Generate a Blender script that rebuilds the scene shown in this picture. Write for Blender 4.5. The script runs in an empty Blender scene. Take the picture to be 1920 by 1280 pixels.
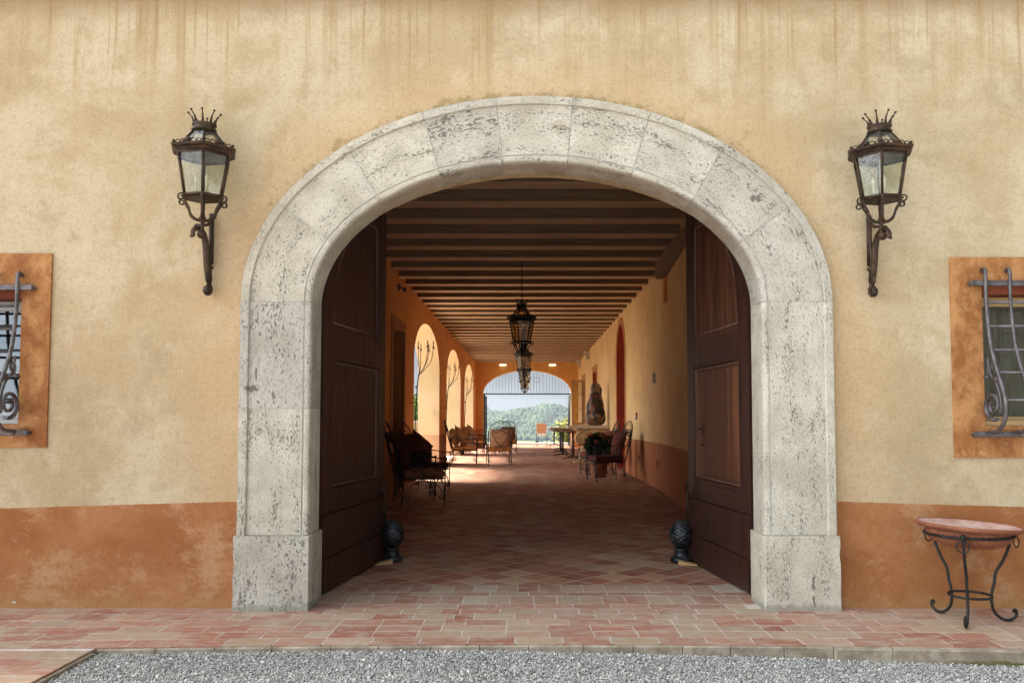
import bpy, math, random
import numpy as np
from math import sin, cos, pi, sqrt, radians
from mathutils import Vector, Matrix, noise as mnoise
random.seed(7)
rng = np.random.default_rng(7)
S = bpy.context.scene
COL = S.collection

# ------------------------------------------------------------------ camera, sky, sun, exposure
cam_d = bpy.data.cameras.new("camera")
cam = bpy.data.objects.new("camera", cam_d); COL.objects.link(cam)
PITCH = math.atan(0.05)
cam.location = (-0.06, -4.97, 1.15)
cam.rotation_euler = (pi/2 + PITCH, 0, 0)
cam_d.sensor_width = 36.0
cam_d.lens = 36.0*1500/1920
cam_d.shift_x = -28/1920
cam_d.shift_y = 73/1920
cam_d.clip_start = 0.05
cam_d.clip_end = 9000
S.camera = cam

SUN_EL, SUN_AZ = radians(56), radians(300)      # azimuth clockwise from +Y
w = bpy.data.worlds.new("World"); S.world = w; w.use_nodes = True
nt = w.node_tree; nt.nodes.clear()
wo = nt.nodes.new('ShaderNodeOutputWorld'); bg = nt.nodes.new('ShaderNodeBackground')
sky = nt.nodes.new('ShaderNodeTexSky'); sky.sky_type = 'NISHITA'; sky.sun_disc = False
sky.sun_elevation = SUN_EL; sky.sun_rotation = SUN_AZ
sky.air_density = 1.0; sky.dust_density = 2.0
tc = nt.nodes.new('ShaderNodeTexCoord'); mp = nt.nodes.new('ShaderNodeMapping')
mp.inputs['Scale'].default_value = (1, 1, 3.0)
nz = nt.nodes.new('ShaderNodeTexNoise'); nz.inputs['Scale'].default_value = 5.0
nz.inputs['Detail'].default_value = 7; nz.inputs['Roughness'].default_value = 0.52
rp = nt.nodes.new('ShaderNodeValToRGB')
rp.color_ramp.elements[0].position = 0.38; rp.color_ramp.elements[0].color = (2.9, 3.5, 4.2, 1)
rp.color_ramp.elements[1].position = 0.62; rp.color_ramp.elements[1].color = (7.0, 7.2, 7.4, 1)
mx = nt.nodes.new('ShaderNodeMix'); mx.data_type = 'RGBA'; mx.inputs[0].default_value = 0.86
L = nt.links.new
L(tc.outputs['Generated'], mp.inputs[0]); L(mp.outputs[0], nz.inputs['Vector']); L(nz.outputs[0], rp.inputs[0])
dt = nt.nodes.new('ShaderNodeVectorMath'); dt.operation = 'DOT_PRODUCT'; dt.inputs[1].default_value = (-1.75, 0, 0)
mr = nt.nodes.new('ShaderNodeMath'); mr.operation = 'MULTIPLY_ADD'; mr.inputs[1].default_value = 1.1; mr.inputs[2].default_value = .92
ml_ = nt.nodes.new('ShaderNodeVectorMath'); ml_.operation = 'SCALE'
sy = nt.nodes.new('ShaderNodeSeparateXYZ'); L(tc.outputs['Generated'], sy.inputs[0])
my = nt.nodes.new('ShaderNodeMapRange'); my.interpolation_type = 'SMOOTHSTEP'; my.inputs[1].default_value = .2; my.inputs[2].default_value = .95; my.inputs[3].default_value = 1.0; my.inputs[4].default_value = .135
mc = nt.nodes.new('ShaderNodeMath'); mc.operation = 'MAXIMUM'; mc.inputs[1].default_value = .35
mm_ = nt.nodes.new('ShaderNodeMath'); mm_.operation = 'MULTIPLY'
L(tc.outputs['Generated'], dt.inputs[0]); L(dt.outputs['Value'], mr.inputs[0]); L(mr.outputs[0], mc.inputs[0])
mf = nt.nodes.new('ShaderNodeMapRange'); mf.inputs[1].default_value = -.9; mf.inputs[2].default_value = .0; mf.inputs[3].default_value = .55; mf.inputs[4].default_value = 1.0
mg = nt.nodes.new('ShaderNodeMath'); mg.operation = 'MULTIPLY'
L(sy.outputs[1], mf.inputs[0]); L(mc.outputs[0], mg.inputs[0]); L(mf.outputs[0], mg.inputs[1])
L(sy.outputs[1], my.inputs[0]); L(mg.outputs[0], mm_.inputs[0]); L(my.outputs[0], mm_.inputs[1])
L(sky.outputs[0], mx.inputs[6]); L(rp.outputs[0], mx.inputs[7]); L(mx.outputs[2], ml_.inputs[0]); L(mm_.outputs[0], ml_.inputs['Scale'])
L(ml_.outputs[0], bg.inputs[0])      # sky brightened at left to light the passage, dimmed behind camera and over valley
bg.inputs[1].default_value = 0.10
L(bg.outputs[0], wo.inputs[0])

sd = bpy.data.lights.new("sun", 'SUN'); sd.energy = 3.8; sd.angle = radians(16); sd.color = (1.0, 0.95, 0.87)
sun = bpy.data.objects.new("sun", sd); COL.objects.link(sun)
sdir = Vector((sin(SUN_AZ)*cos(SUN_EL), cos(SUN_AZ)*cos(SUN_EL), sin(SUN_EL)))
sun.rotation_euler = sdir.to_track_quat('Z', 'Y').to_euler()
sun.location = (0, -10, 20)
S.view_settings.view_transform = 'Standard'; S.view_settings.look = 'None'
S.view_settings.gamma = 1; S.view_settings.exposure = 2.15
S.render.engine = 'CYCLES'
S.cycles.use_denoising = True
S.cycles.max_bounces = 12; S.cycles.diffuse_bounces = 8; S.cycles.transparent_max_bounces = 16
S.cycles.volume_bounces = 0

# ------------------------------------------------------------------ node helper
class N:
    def __init__(s, name):
        s.m = bpy.data.materials.new(name); s.m.use_nodes = True
        s.t = s.m.node_tree; s.t.nodes.clear()
        s.out = s.t.nodes.new('ShaderNodeOutputMaterial')
        s.b = s.t.nodes.new('ShaderNodeBsdfPrincipled')
        s.t.links.new(s.b.outputs[0], s.out.inputs[0])
        s.b.inputs['Roughness'].default_value = 0.8
        s.b.inputs['Specular IOR Level'].default_value = 0.3
    def n(s, k): return s.t.nodes.new('ShaderNode'+k)
    def l(s, a, b): s.t.links.new(a, b)
    def put(s, inp, v):
        if hasattr(v, 'is_output'): s.l(v, inp)
        else: inp.default_value = v
    def obj(s): return s.n('TexCoord').outputs['Object']
    def uv(s): return s.n('TexCoord').outputs['UV']
    def rand(s): return s.n('ObjectInfo').outputs['Random']
    def sep(s, v):
        n = s.n('SeparateXYZ'); s.l(v, n.inputs[0]); return n.outputs
    def mapp(s, v, scale=(1,1,1), loc=(0,0,0), rot=(0,0,0)):
        n = s.n('Mapping'); s.l(v, n.inputs[0]); n.inputs['Scale'].default_value = scale
        s.put(n.inputs['Location'], loc); n.inputs['Rotation'].default_value = rot; return n.outputs[0]
    def noise(s, v, scale=5, detail=5, rough=.55, dist=0):
        n = s.n('TexNoise'); s.l(v, n.inputs['Vector']); n.inputs['Scale'].default_value = scale
        n.inputs['Detail'].default_value = detail; n.inputs['Roughness'].default_value = rough
        n.inputs['Distortion'].default_value = dist; return n.outputs[0]
    def vor(s, v, scale=5, feat='F1', out='Distance'):
        n = s.n('TexVoronoi'); n.feature = feat; s.l(v, n.inputs['Vector']); n.inputs['Scale'].default_value = scale
        return n.outputs[out]
    def math(s, op, a, b=0.0, c=None, clamp=False):
        n = s.n('Math'); n.operation = op; n.use_clamp = clamp
        s.put(n.inputs[0], a); s.put(n.inputs[1], b)
        if c is not None: s.put(n.inputs[2], c)
        return n.outputs[0]
    def ss(s, v, lo, hi, a=0.0, b=1.0):
        n = s.n('MapRange'); n.interpolation_type = 'SMOOTHSTEP'
        s.put(n.inputs[0], v); s.put(n.inputs[1], lo); s.put(n.inputs[2], hi)
        n.inputs[3].default_value = a; n.inputs[4].default_value = b; return n.outputs[0]
    def mix(s, f, a, b, mode='MIX'):
        n = s.n('Mix'); n.data_type = 'RGBA'; n.blend_type = mode; n.clamp_result = False
        s.put(n.inputs[0], f)
        s.put(n.inputs[6], a if hasattr(a,'is_output') else (*a, 1)); s.put(n.inputs[7], b if hasattr(b,'is_output') else (*b, 1))
        return n.outputs[2]
    def ramp(s, v, pts):
        n = s.n('ValToRGB'); s.l(v, n.inputs[0]); e = n.color_ramp.elements
        while len(e) < len(pts): e.new(0.5)
        for k, (p, c) in enumerate(pts): e[k].position = p; e[k].color = (*c, 1)
        return n.outputs[0]
    def bump(s, h, strength=.5, dist=.01, prev=None):
        n = s.n('Bump'); s.l(h, n.inputs['Height']); n.inputs['Strength'].default_value = strength
        n.inputs['Distance'].default_value = dist
        if prev is not None: s.l(prev, n.inputs['Normal'])
        return n.outputs[0]
    def set(s, col=None, rough=None, metal=None, spec=None, nrm=None):
        if col is not None: s.put(s.b.inputs['Base Color'], col if hasattr(col,'is_output') else (*col, 1))
        if rough is not None: s.put(s.b.inputs['Roughness'], rough)
        if metal is not None: s.put(s.b.inputs['Metallic'], metal)
        if spec is not None: s.put(s.b.inputs['Specular IOR Level'], spec)
        if nrm is not None: s.l(nrm, s.b.inputs['Normal'])
        return s.m

def simple(name, c1, c2=None, scale=8, rough=.7, metal=0, bump=.2, bd=.004, stretch=(1,1,1), spec=.3):
    k = N(name); v = k.mapp(k.obj(), stretch)
    f = k.noise(v, scale, 6, .6)
    col = k.mix(k.ss(f, .35, .68), c1, c2 or c1)
    h = k.noise(v, scale*4, 4, .6)
    return k.set(col, rough, metal, spec, k.bump(h, bump, bd))

# ---- facade plaster
def mat_facade():
    k = N('facade_plaster'); o = k.obj(); x, y, z = k.sep(o)[:3]
    n1 = k.noise(o, 1.1, 7, .62, .3); n2 = k.noise(o, 4.5, 7, .62); n3 = k.noise(o, 38, 4, .6)
    base = k.mix(k.ss(n1, .38, .62), (.54,.40,.235), (.66,.53,.355))
    base = k.mix(k.ss(k.noise(k.mapp(o, (1,1,1), (8,2,5)), 1.9, 9, .74), .52, .66, 0, .55), base, (.43,.325,.195))
    base = k.mix(k.ss(n2, .48, .70, 0, .6), base, (.46,.335,.18))
    base = k.mix(k.ss(k.noise(o, 2.3, 8, .7), .50, .70, 0, .65), base, (.74,.61,.43))
    # warm cast next to the stone arch
    dx = k.math('DIVIDE', x, 1.83); dz = k.math('DIVIDE', k.math('SUBTRACT', z, 1.885), 1.295)
    dzc = k.math('MAXIMUM', dz, 0.0)
    d = k.math('SQRT', k.math('ADD', k.math('MULTIPLY', dx, dx), k.math('MULTIPLY', dzc, dzc)))
    warm = k.ss(k.math('ADD', d, k.math('MULTIPLY', n1, .3)), 1.12, 1.48, 1, 0)
    base = k.mix(k.math('MULTIPLY', warm, .6), base, (.66,.43,.225))
    # fine speckle
    base = k.mix(k.ss(n3, .50, .70, 0, .36), base, (.34,.25,.14))
    base = k.mix(k.ss(k.noise(o, 11, 8, .75), .55, .72, 0, .4), base, (.44,.31,.16))
    # hairline cracks
    cr = k.vor(k.mapp(k.noise(o, 2, 3), (1,1,1)), 3)
    # drip stains from the eaves
    sv = k.mapp(o, (9, 0, .22)); s1 = k.noise(sv, 1.0, 5, .7)
    s2 = k.noise(k.mapp(o, (26, 0, .5), (5, 0, 3)), 1.0, 4, .65)
    hgt = k.math('ADD', z, k.math('MULTIPLY', k.noise(k.mapp(o, (6, 0, 0)), 1.0, 5, .8), 1.7))
    clu = k.ss(k.noise(k.mapp(o, (1,0,0), (11,0,0)), 1.3, 4, .6), .36, .60, .25, 1)
    m1 = k.math('MULTIPLY', k.math('MULTIPLY', k.ss(s1, .50, .62), clu), k.ss(hgt, 3.75, 4.62))
    m2 = k.math('MULTIPLY', k.ss(s2, .54, .66), k.ss(hgt, 3.95, 4.7))
    base = k.mix(k.math('MULTIPLY', m1, .6), base, (.40,.245,.095))
    base = k.mix(k.math('MULTIPLY', m2, .62), base, (.36,.20,.075))
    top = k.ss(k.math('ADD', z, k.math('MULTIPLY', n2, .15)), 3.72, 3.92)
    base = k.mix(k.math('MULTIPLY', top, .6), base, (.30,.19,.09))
    # lichen patches hugging the arch
    ring = k.math('MULTIPLY', k.ss(d, 1.01, 1.075, 1, 0), k.ss(z, 2.2, 2.95))
    pat = k.noise(o, 9, 6, .7)
    mm = k.math('MULTIPLY', k.ss(k.math('ADD', pat, k.math('MULTIPLY', ring, .13)), .60, .665), k.ss(ring, .05, .3))
    base = k.mix(k.math('MULTIPLY', mm, .7), base, (.38,.27,.12))
    ring2 = k.ss(d, 1.30, 1.02, 0, 1)
    mm2 = k.math('MULTIPLY', k.ss(k.noise(k.mapp(o, (1,1,1), (3,1,2)), 7, 3, .5), .715, .73), ring2)
    base = k.mix(k.math('MULTIPLY', mm2, .6), base, (.36,.25,.10))
    # painted terracotta base band
    lim = k.math('SUBTRACT', .652, k.math('MULTIPLY', k.math('SUBTRACT', k.math('ABSOLUTE', x), 1.83), .029))
    lim = k.math('ADD', lim, k.math('MULTIPLY', k.math('SUBTRACT', k.noise(o, 14, 3), .5), .012))
    dado = k.ss(k.math('SUBTRACT', z, lim), -.002, .002, 1, 0)
    d1 = k.noise(o, 2.0, 7, .65, .4); d2 = k.noise(k.mapp(o, (1,1,1.5)), 4.0, 9, .74, .1)
    dc = k.mix(k.ss(d1, .30, .70), (.31,.115,.038), (.44,.20,.08))
    dc = k.mix(k.ss(k.noise(k.mapp(o,(.8,1,1.4),(2,0,1)), 1.7, 9, .72, .15), .51, .61, 0, .75), dc, (.50,.29,.15))
    dc = k.mix(k.ss(d2, .56, .70, 0, .8), dc, (.52,.30,.15))
    dc = k.mix(k.ss(k.noise(o, 30, 4, .6), .5, .75, 0, .4), dc, (.30,.10,.03))
    low = k.ss(k.math('ADD', z, k.math('MULTIPLY', k.noise(o, 6, 5), .28)), .13, .27, 1, 0)
    dc = k.mix(k.math('MULTIPLY', low, .55), dc, (.44,.25,.10))
    chip = k.math('MULTIPLY', k.ss(k.noise(k.mapp(o, (1,1,1.7), (7,0,0)), 6, 6, .6), .70, .71), k.ss(z, .45, .3))
    dc = k.mix(chip, dc, (.66,.60,.52))
    fine = k.noise(o, 85, 3, .8); f2 = k.noise(k.mapp(o, (1,1,1), (5,1,9)), 28, 7, .8)
    base = k.mix(k.ss(fine, .50, .62, 0, .2), base, (.33,.24,.14)); base = k.mix(k.ss(fine, .50, .38, 0, .14), base, (.86,.74,.56))
    base = k.mix(k.ss(f2, .53, .66, 0, .38), base, (.38,.27,.15))
    base = k.mix(1.0, base, (.785,.79,.765), 'MULTIPLY')
    dc = k.mix(1.0, dc, (.92,.93,.95), 'MULTIPLY')
    dc = k.mix(k.ss(fine, .50, .64, 0, .4), dc, (.19,.065,.022)); dc = k.mix(k.ss(f2, .52, .64, 0, .4), dc, (.24,.08,.026))
    col = k.mix(dado, base, dc)
    hh = k.math('ADD', k.math('MULTIPLY', n2, 1.0), k.math('MULTIPLY', k.noise(o, 60, 4, .7), .35))
    nb = k.bump(hh, .55, .012); nb = k.bump(k.math('MULTIPLY', chip, -1.0), .5, .01, nb)
    return k.set(col, .92, 0, .15, nb)

def mat_interior(name, a, b, da, db, dz=.79):
    k = N(name); o = k.obj(); x, y, z = k.sep(o)[:3]
    n1 = k.noise(o, .9, 6, .6, .4); n2 = k.noise(k.mapp(o, (1,1,.35)), 6, 6, .65)
    c = k.mix(k.ss(n1, .3, .7), a, b)
    c = k.mix(k.ss(n2, .5, .75, 0, .5), c, tuple(v*.72 for v in a))
    c = k.mix(k.ss(k.noise(o, 3, 7, .7), .55, .75, 0, .4), c, tuple(min(1, v*1.25) for v in b))
    d = k.mix(k.ss(n2, .35, .7), da, db)
    lim = k.math('ADD', dz, k.math('MULTIPLY', k.math('SUBTRACT', k.noise(o, 5, 3), .5), .012))
    f = k.ss(k.math('SUBTRACT', z, lim), -.003, .003, 1, 0)
    return k.set(k.mix(f, c, d), .9, 0, .15, k.bump(k.noise(o, 25, 5, .7), .35, .008))

def mat_travertine(name='travertine', tone=1.0):
    k = N(name); u = k.uv(); r = k.math('MULTIPLY', k.rand(), 40.0)
    cv = k.n('CombineXYZ'); k.l(r, cv.inputs[0]); k.l(r, cv.inputs[1]); k.l(r, cv.inputs[2])
    o0 = k.mapp(u, (1,1,1), cv.outputs[0]); vs_ = k.n('VectorMath'); vs_.operation = 'SCALE'
    k.l(o0, vs_.inputs[0]); k.l(k.math('ADD', .72, k.math('MULTIPLY', k.rand(), .75)), vs_.inputs['Scale']); o = vs_.outputs[0]
    n1 = k.noise(o, 3.5, 6, .6, .3)
    bands = k.noise(k.mapp(o, (1.0, 9, 1)), 3.0, 6, .65, .4)
    c = k.mix(k.ss(n1, .3, .7), (.50,.455,.375), (.68,.635,.545))
    c = k.mix(k.ss(bands, .52, .72, 0, .55), c, (.46,.405,.325))
    c = k.mix(k.ss(k.noise(o, 7, 4, .6), .62, .74, 0, .35), c, (.50,.40,.30))
    c = k.mix(k.ss(k.noise(k.mapp(o,(1,1.8,1)), 42, 4, .75), .50, .68, 0, .55), c, (.25,.235,.20))
    # tool texture
    tool = k.noise(k.mapp(o, (1, 1, 1)), 110, 3, .75)
    c = k.mix(k.ss(tool, .54, .66, 0, .6), c, (.17,.16,.14))
    # pits stretched along the bedding
    pm = k.mapp(o, (1, 2.1, 1))
    p1 = k.noise(pm, 40, 5, .74, .4); dens = k.noise(k.mapp(o, (.7, 3.0, 1)), 3.2, 4, .6)
    pit = k.ss(k.math('ADD', p1, k.math('MULTIPLY', k.math('SUBTRACT', dens, .5), .50)), .608, .64)
    p2 = k.noise(k.mapp(o, (1, 2.4, 1), (9,4,0)), 19, 6, .72, .8)
    pit2 = k.ss(k.math('ADD', p2, k.math('MULTIPLY', k.math('SUBTRACT', dens, .5), .55)), .715, .735)
    pits = k.math('MAXIMUM', pit, pit2)
    ob = k.obj(); wob = k.math('MULTIPLY', k.math('SUBTRACT', k.noise(ob, 45, 7, .8), .5), 5.5)
    def spot(px_, pz_, rx, rz, lo=.8, hi=1.0):
        X, Y, Z = k.sep(ob)[:3]
        a_ = k.math('DIVIDE', k.math('SUBTRACT', X, px_), rx); b_ = k.math('DIVIDE', k.math('SUBTRACT', Z, pz_), rz)
        d_ = k.math('ADD', k.math('SQRT', k.math('ADD', k.math('MULTIPLY', a_, a_), k.math('MULTIPLY', b_, b_))), wob)
        return k.ss(d_, lo, hi, 1, 0)
    for q_ in ((-1.755,1.345,.038,.018),(-1.73,1.44,.006,.04),(1.37,2.53,.035,.018),(1.675,.175,.010,.04),(1.675,.06,.007,.035),(-1.62,1.30,.009,.03)):
        pits = k.math('MAXIMUM', pits, spot(*q_))
    c = k.mix(k.math('MULTIPLY', spot(.15, 2.985, .06, .035, .2, 1.4), .5), c, (.30,.21,.12))
    yy_ = k.sep(ob)[1]; zz_ = k.sep(ob)[2]
    rv_ = k.math('MULTIPLY', k.ss(yy_, -.01, .02), k.ss(zz_, 1.95, 2.5, .25, .75))
    c = k.mix(k.math('MULTIPLY', rv_, k.ss(k.noise(k.mapp(ob, (1,1,1)), 5, 7, .7), .38, .58, .35, 1)), c, (.40,.295,.20))
    c = k.mix(k.math('MULTIPLY', pits, .72), c, (.13,.115,.095))
    tv = k.math('ADD', .73, k.math('MULTIPLY', k.rand(), .2))
    tcol = k.n('CombineColor'); k.l(tv, tcol.inputs[0]); k.l(k.math('MULTIPLY', tv, .985), tcol.inputs[1]); k.l(k.math('MULTIPLY', tv, k.math('SUBTRACT', .97, k.math('MULTIPLY', k.rand(), .06))), tcol.inputs[2])
    c = k.mix(1.0, c, tcol.outputs[0], 'MULTIPLY')
    # grime at ground level
    z = k.sep(k.obj())[2]
    gr = k.math('MULTIPLY', k.ss(k.math('ADD', z, k.math('MULTIPLY', k.noise(k.obj(), 22, 5), .09)), .095, .065), .55)
    c = k.mix(gr, c, (.20,.20,.16))
    c = k.mix(1.0, c, (tone, tone, tone), 'MULTIPLY')
    h = k.math('SUBTRACT', k.math('MULTIPLY', tool, .5), k.math('MULTIPLY', pits, 1.6))
    return k.set(c, .88, 0, .2, k.bump(h, .9, .006))

def mat_tint(name, dirt=(.42,.37,.29), damt=.4, rough=.8):
    k = N(name); a = k.n('Attribute'); a.attribute_name = 'tint'; o = k.obj()
    c = a.outputs['Color']
    c = k.mix(k.ss(k.noise(o, 1.6, 6, .65), .40, .68, 0, damt), c, dirt)
    c = k.mix(k.ss(k.noise(k.mapp(o, (1,2.2,1)), 7, 9, .75), .46, .60, 0, min(.65, damt*1.3)), c, dirt)
    c = k.mix(k.ss(k.noise(k.mapp(o, (1,2,1), (5,5,0)), 16, 8, .75), .52, .66, 0, .5), c, (.22,.11,.07))
    c = k.mix(k.ss(k.noise(o, 60, 4, .7), .58, .75, 0, .5), c, (.16,.09,.06))
    return k.set(c, k.ss(k.noise(o, 9, 4), .3, .7, rough-.12, rough+.1), 0, .3, k.bump(k.noise(o, 55, 5, .7), .35, .004))

def mat_gravel(name='gravel_sheet'):
    k = N(name); o = k.obj()
    v = k.vor(o, 85, 'F1', 'Color'); s = k.sep(v)[0]
    c = k.ramp(s, [(0,(.10,.10,.10)), (.35,(.27,.265,.26)), (.7,(.42,.41,.40)), (1,(.62,.61,.60))])
    return k.set(c, .9, 0, .2, k.bump(k.vor(o, 85), .9, -.01))

def mat_stones():
    k = N('gravel_stone'); a = k.n('Attribute'); a.attribute_name = 'tint'
    return k.set(a.outputs['Color'], .85, 0, .25)

def mat_wood(name, a, b, c=None, sc=1.0, along='z', rough=.6, spec=.3, lo=.35, hi=.7):
    k = N(name); o = k.obj()
    st = {'z':(14*sc,14*sc,.9*sc), 'x':(.9*sc,14*sc,14*sc), 'y':(14*sc,.9*sc,14*sc)}[along]
    g = k.noise(k.mapp(o, st), 2.2, 8, .65, .5)
    col = k.mix(k.ss(g, lo, hi), a, b)
    if c: col = k.mix(k.ss(k.noise(k.mapp(o, tuple(v*.35 for v in st)), 1.6, 5, .6), .5, .68, 0, .8), col, c)
    return k.set(col, k.ss(g, .3, .7, rough-.1, rough+.12), 0, spec, k.bump(g, .35, .004))

def mat_iron(name, c1, c2, rough=.5, metal=.7):
    k = N(name); o = k.obj(); f = k.noise(o, 18, 6, .65)
    return k.set(k.mix(k.ss(f, .4, .68), c1, c2), k.ss(f, .3, .7, rough-.12, rough+.18), metal, .5, k.bump(k.noise(o, 70, 4, .6), .3, .002))

def mat_glass(name, tint, gl=.12, bump=.25, milk=.0, rough=.06):
    k = N(name); t = k.t; t.nodes.remove(k.b)
    tr = k.n('BsdfTransparent'); tr.inputs[0].default_value = (*tint, 1)
    g = k.n('BsdfGlossy'); g.inputs['Roughness'].default_value = rough; g.inputs[0].default_value = (1,1,1,1)
    o = k.obj(); nb = k.bump(k.noise(k.mapp(o, (3,3,1)), 9, 4, .6, 1.5), bump, .02); k.l(nb, g.inputs['Normal'])
    lw = k.n('LayerWeight'); lw.inputs[0].default_value = .25; k.l(nb, lw.inputs['Normal'])
    f = k.math('ADD', k.math('MULTIPLY', lw.outputs['Fresnel'], .7), gl, clamp=True)
    m = k.n('MixShader'); k.l(f, m.inputs[0]); k.l(tr.outputs[0], m.inputs[1]); k.l(g.outputs[0], m.inputs[2])
    last = m.outputs[0]
    if milk:
        df = k.n('BsdfDiffuse'); df.inputs[0].default_value = (.55,.55,.5,1)
        m2 = k.n('MixShader'); k.l(k.ss(k.noise(k.mapp(o, (6,6,1)), 8, 5, .65, 2), .42, .7, milk*.25, milk), m2.inputs[0]); k.l(last, m2.inputs[1]); k.l(df.outputs[0], m2.inputs[2]); last = m2.outputs[0]
    k.l(last, k.out.inputs[0]); return k.m

def mat_leaf(name, a, b, sc=3, rough=.6):
    k = N(name); at = k.n('Attribute'); at.attribute_name = 'tint'
    o = k.obj(); c = k.mix(k.ss(k.noise(o, sc, 4), .35, .65), a, b)
    c = k.mix(1.0, c, at.outputs['Color'], 'MULTIPLY')
    return k.set(c, rough, 0, .25)

def mat_emit(name, c, s):
    k = N(name); k.b.inputs['Emission Color'].default_value = (*c, 1); k.b.inputs['Emission Strength'].default_value = s
    return k.set(c)

def mat_sculpt():
    k = N('mottled_ceramic'); o = k.obj()
    s = k.sep(k.vor(k.mapp(k.obj(), (1,1,.7)), 9, 'F1', 'Color'))[0]
    c = k.ramp(k.math('ADD', k.math('MULTIPLY', s, .5), k.math('MULTIPLY', k.noise(o, 13, 6, .65, 1.0), .5)),
               [(.25,(.012,.009,.008)), (.42,(.05,.025,.014)), (.52,(.20,.12,.06)), (.60,(.09,.05,.02)), (.72,(.34,.25,.15))])
    red = k.math('MULTIPLY', k.ss(k.noise(k.mapp(o,(1,1,1),(4,0,0)), 6, 4), .56, .62), .7)
    c = k.mix(red, c, (.22,.03,.015))
    return k.set(c, .5, 0, .4, k.bump(k.noise(o, 12, 6, .65, 1), .8, .03))

def mat_terrain():
    k = N('terrain'); o = k.obj(); x, y, z = k.sep(o)[:3]
    g = k.noise(o, .01, 6, .6); c = k.mix(k.ss(g, .4, .6), (.07,.11,.03), (.22,.23,.09))
    f = k.mix(k.ss(k.noise(o, .02, 6), .4, .6), (.035,.06,.018), (.06,.085,.028))
    c = k.mix(k.ss(y, 1115, 1135), c, f)
    near = k.mix(k.ss(k.noise(o, 1.3, 7, .65), .4, .65), (.06,.09,.03), (.14,.15,.06))
    c = k.mix(k.ss(y, 60, 120), near, c)
    return k.set(c, .95, 0, .1)

MAT = {}
MAT['facade'] = mat_facade()
MAT['in_left'] = mat_interior('ochre_plaster', (.66,.28,.075), (.74,.37,.12), (.42,.14,.045), (.50,.20,.08))
MAT['in_right'] = mat_interior('yellow_ochre_plaster', (.66,.41,.175), (.76,.52,.25), (.42,.15,.055), (.50,.20,.085), .77)
MAT['in_end'] = mat_interior('orange_plaster', (.68,.34,.095), (.74,.41,.13), (.52,.24,.08), (.56,.27,.10))
MAT['reveal'] = mat_interior('cream_plaster', (.60,.44,.24), (.68,.52,.31), (.52,.30,.17), (.56,.34,.20))
MAT['red'] = simple('red_paint', (.30,.035,.015), (.36,.06,.02), 3, .75)
MAT['lintel'] = simple('red_brown_lintel', (.16,.035,.015), (.24,.06,.025), 6, .8)
MAT['trim'] = simple('terracotta_trim', (.40,.155,.045), (.48,.22,.075), 3, .85, bd=.006)
def mat_surround():
    k = N('window_surround'); o = k.obj()
    a = k.noise(k.mapp(o, (1.6,1.6,1.0)), 3.2, 9, .72, .25); b = k.noise(o, 6, 9, .76)
    c = k.mix(k.ss(a, .38, .62), (.27,.10,.028), (.47,.23,.085))
    c = k.mix(k.ss(b, .50, .64, 0, .7), c, (.22,.075,.022))
    c = k.mix(k.ss(k.noise(o, 4, 9, .75), .54, .66, 0, .6), c, (.56,.33,.16))
    c = k.mix(k.ss(k.noise(k.mapp(o, (1,1,1), (3,3,3)), 11, 8, .75), .56, .68, 0, .6), c, (.20,.07,.022))
    return k.set(c, .8, 0, .25, k.bump(k.noise(o, 26, 6, .7), .4, .008))
MAT['surround'] = mat_surround()
MAT['trav'] = mat_travertine()
MAT['mortar'] = simple('mortar', (.34,.32,.275), (.42,.39,.34), 20, .95)
MAT['brick'] = mat_tint('worn_brick', (.39,.31,.225), .5)
MAT['tile'] = mat_tint('cotto_tile', (.36,.235,.15), .26, .62)
MAT['grout'] = simple('grout', (.56,.49,.41), (.38,.32,.26), 8, .95)
MAT['grout_in'] = simple('grout_inside', (.66,.55,.44), (.54,.43,.33), 8, .95)
def mat_kerb():
    k = N('mossy_kerb'); o = k.obj(); x, y, z = k.sep(o)[:3]
    c = k.mix(k.ss(k.noise(o, 7, 7, .7), .35, .68), (.22,.175,.12), (.42,.35,.26))
    m = k.math('MULTIPLY', k.ss(k.math('ADD', z, k.math('MULTIPLY', k.noise(o, 9, 6), .06)), -.02, -.035), k.ss(k.noise(k.mapp(o,(1,1,1),(2,0,0)), 2.2, 4), .45, .58))
    c = k.mix(m, c, (.10,.095,.015))
    return k.set(c, .9, 0, .2, k.bump(k.noise(o, 40, 6, .7), .7, .006))
MAT['kerb'] = mat_kerb()
MAT['gravel'] = mat_gravel(); MAT['stone'] = mat_stones()
MAT['door'] = mat_wood('dark_stained_wood', (.024,.0075,.005), (.052,.016,.010), (.036,.011,.007), 1, 'z', .46, .45)
MAT['door_worn'] = mat_wood('worn_brown_wood', (.040,.012,.006), (.115,.038,.015), (.18,.065,.026), 1, 'z', .5, .4)
MAT['door_line'] = mat_wood('worn_edge_wood', (.13,.07,.05), (.22,.13,.10), None, 1, 'z', .6)
MAT['joist'] = mat_wood('joist_wood', (.19,.115,.062), (.31,.195,.11), (.25,.155,.085), .6, 'x', .85, .12, .30, .75)
MAT['lit_underside'] = mat_wood('lit_underside_wood', (.46,.30,.17), (.62,.43,.26), (.54,.36,.21), .6, 'x', .85, .12, .30, .75)  # light on the joist undersides painted as paler wood, fronts kept darker
MAT['ceil'] = simple('ceiling_boards', (.10,.055,.03), (.16,.09,.05), 4)
MAT['bronze'] = mat_iron('aged_bronze', (.030,.018,.011), (.085,.045,.022), .5, .55)
MAT['black'] = mat_iron('black_iron', (.012,.011,.010), (.028,.024,.021), .5, .4)
MAT['grey_iron'] = mat_iron('grey_iron', (.085,.072,.070), (.17,.15,.148), .42, .5)
MAT['cast'] = mat_iron('cast_iron', (.028,.030,.034), (.075,.08,.088), .38, .65)
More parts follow.
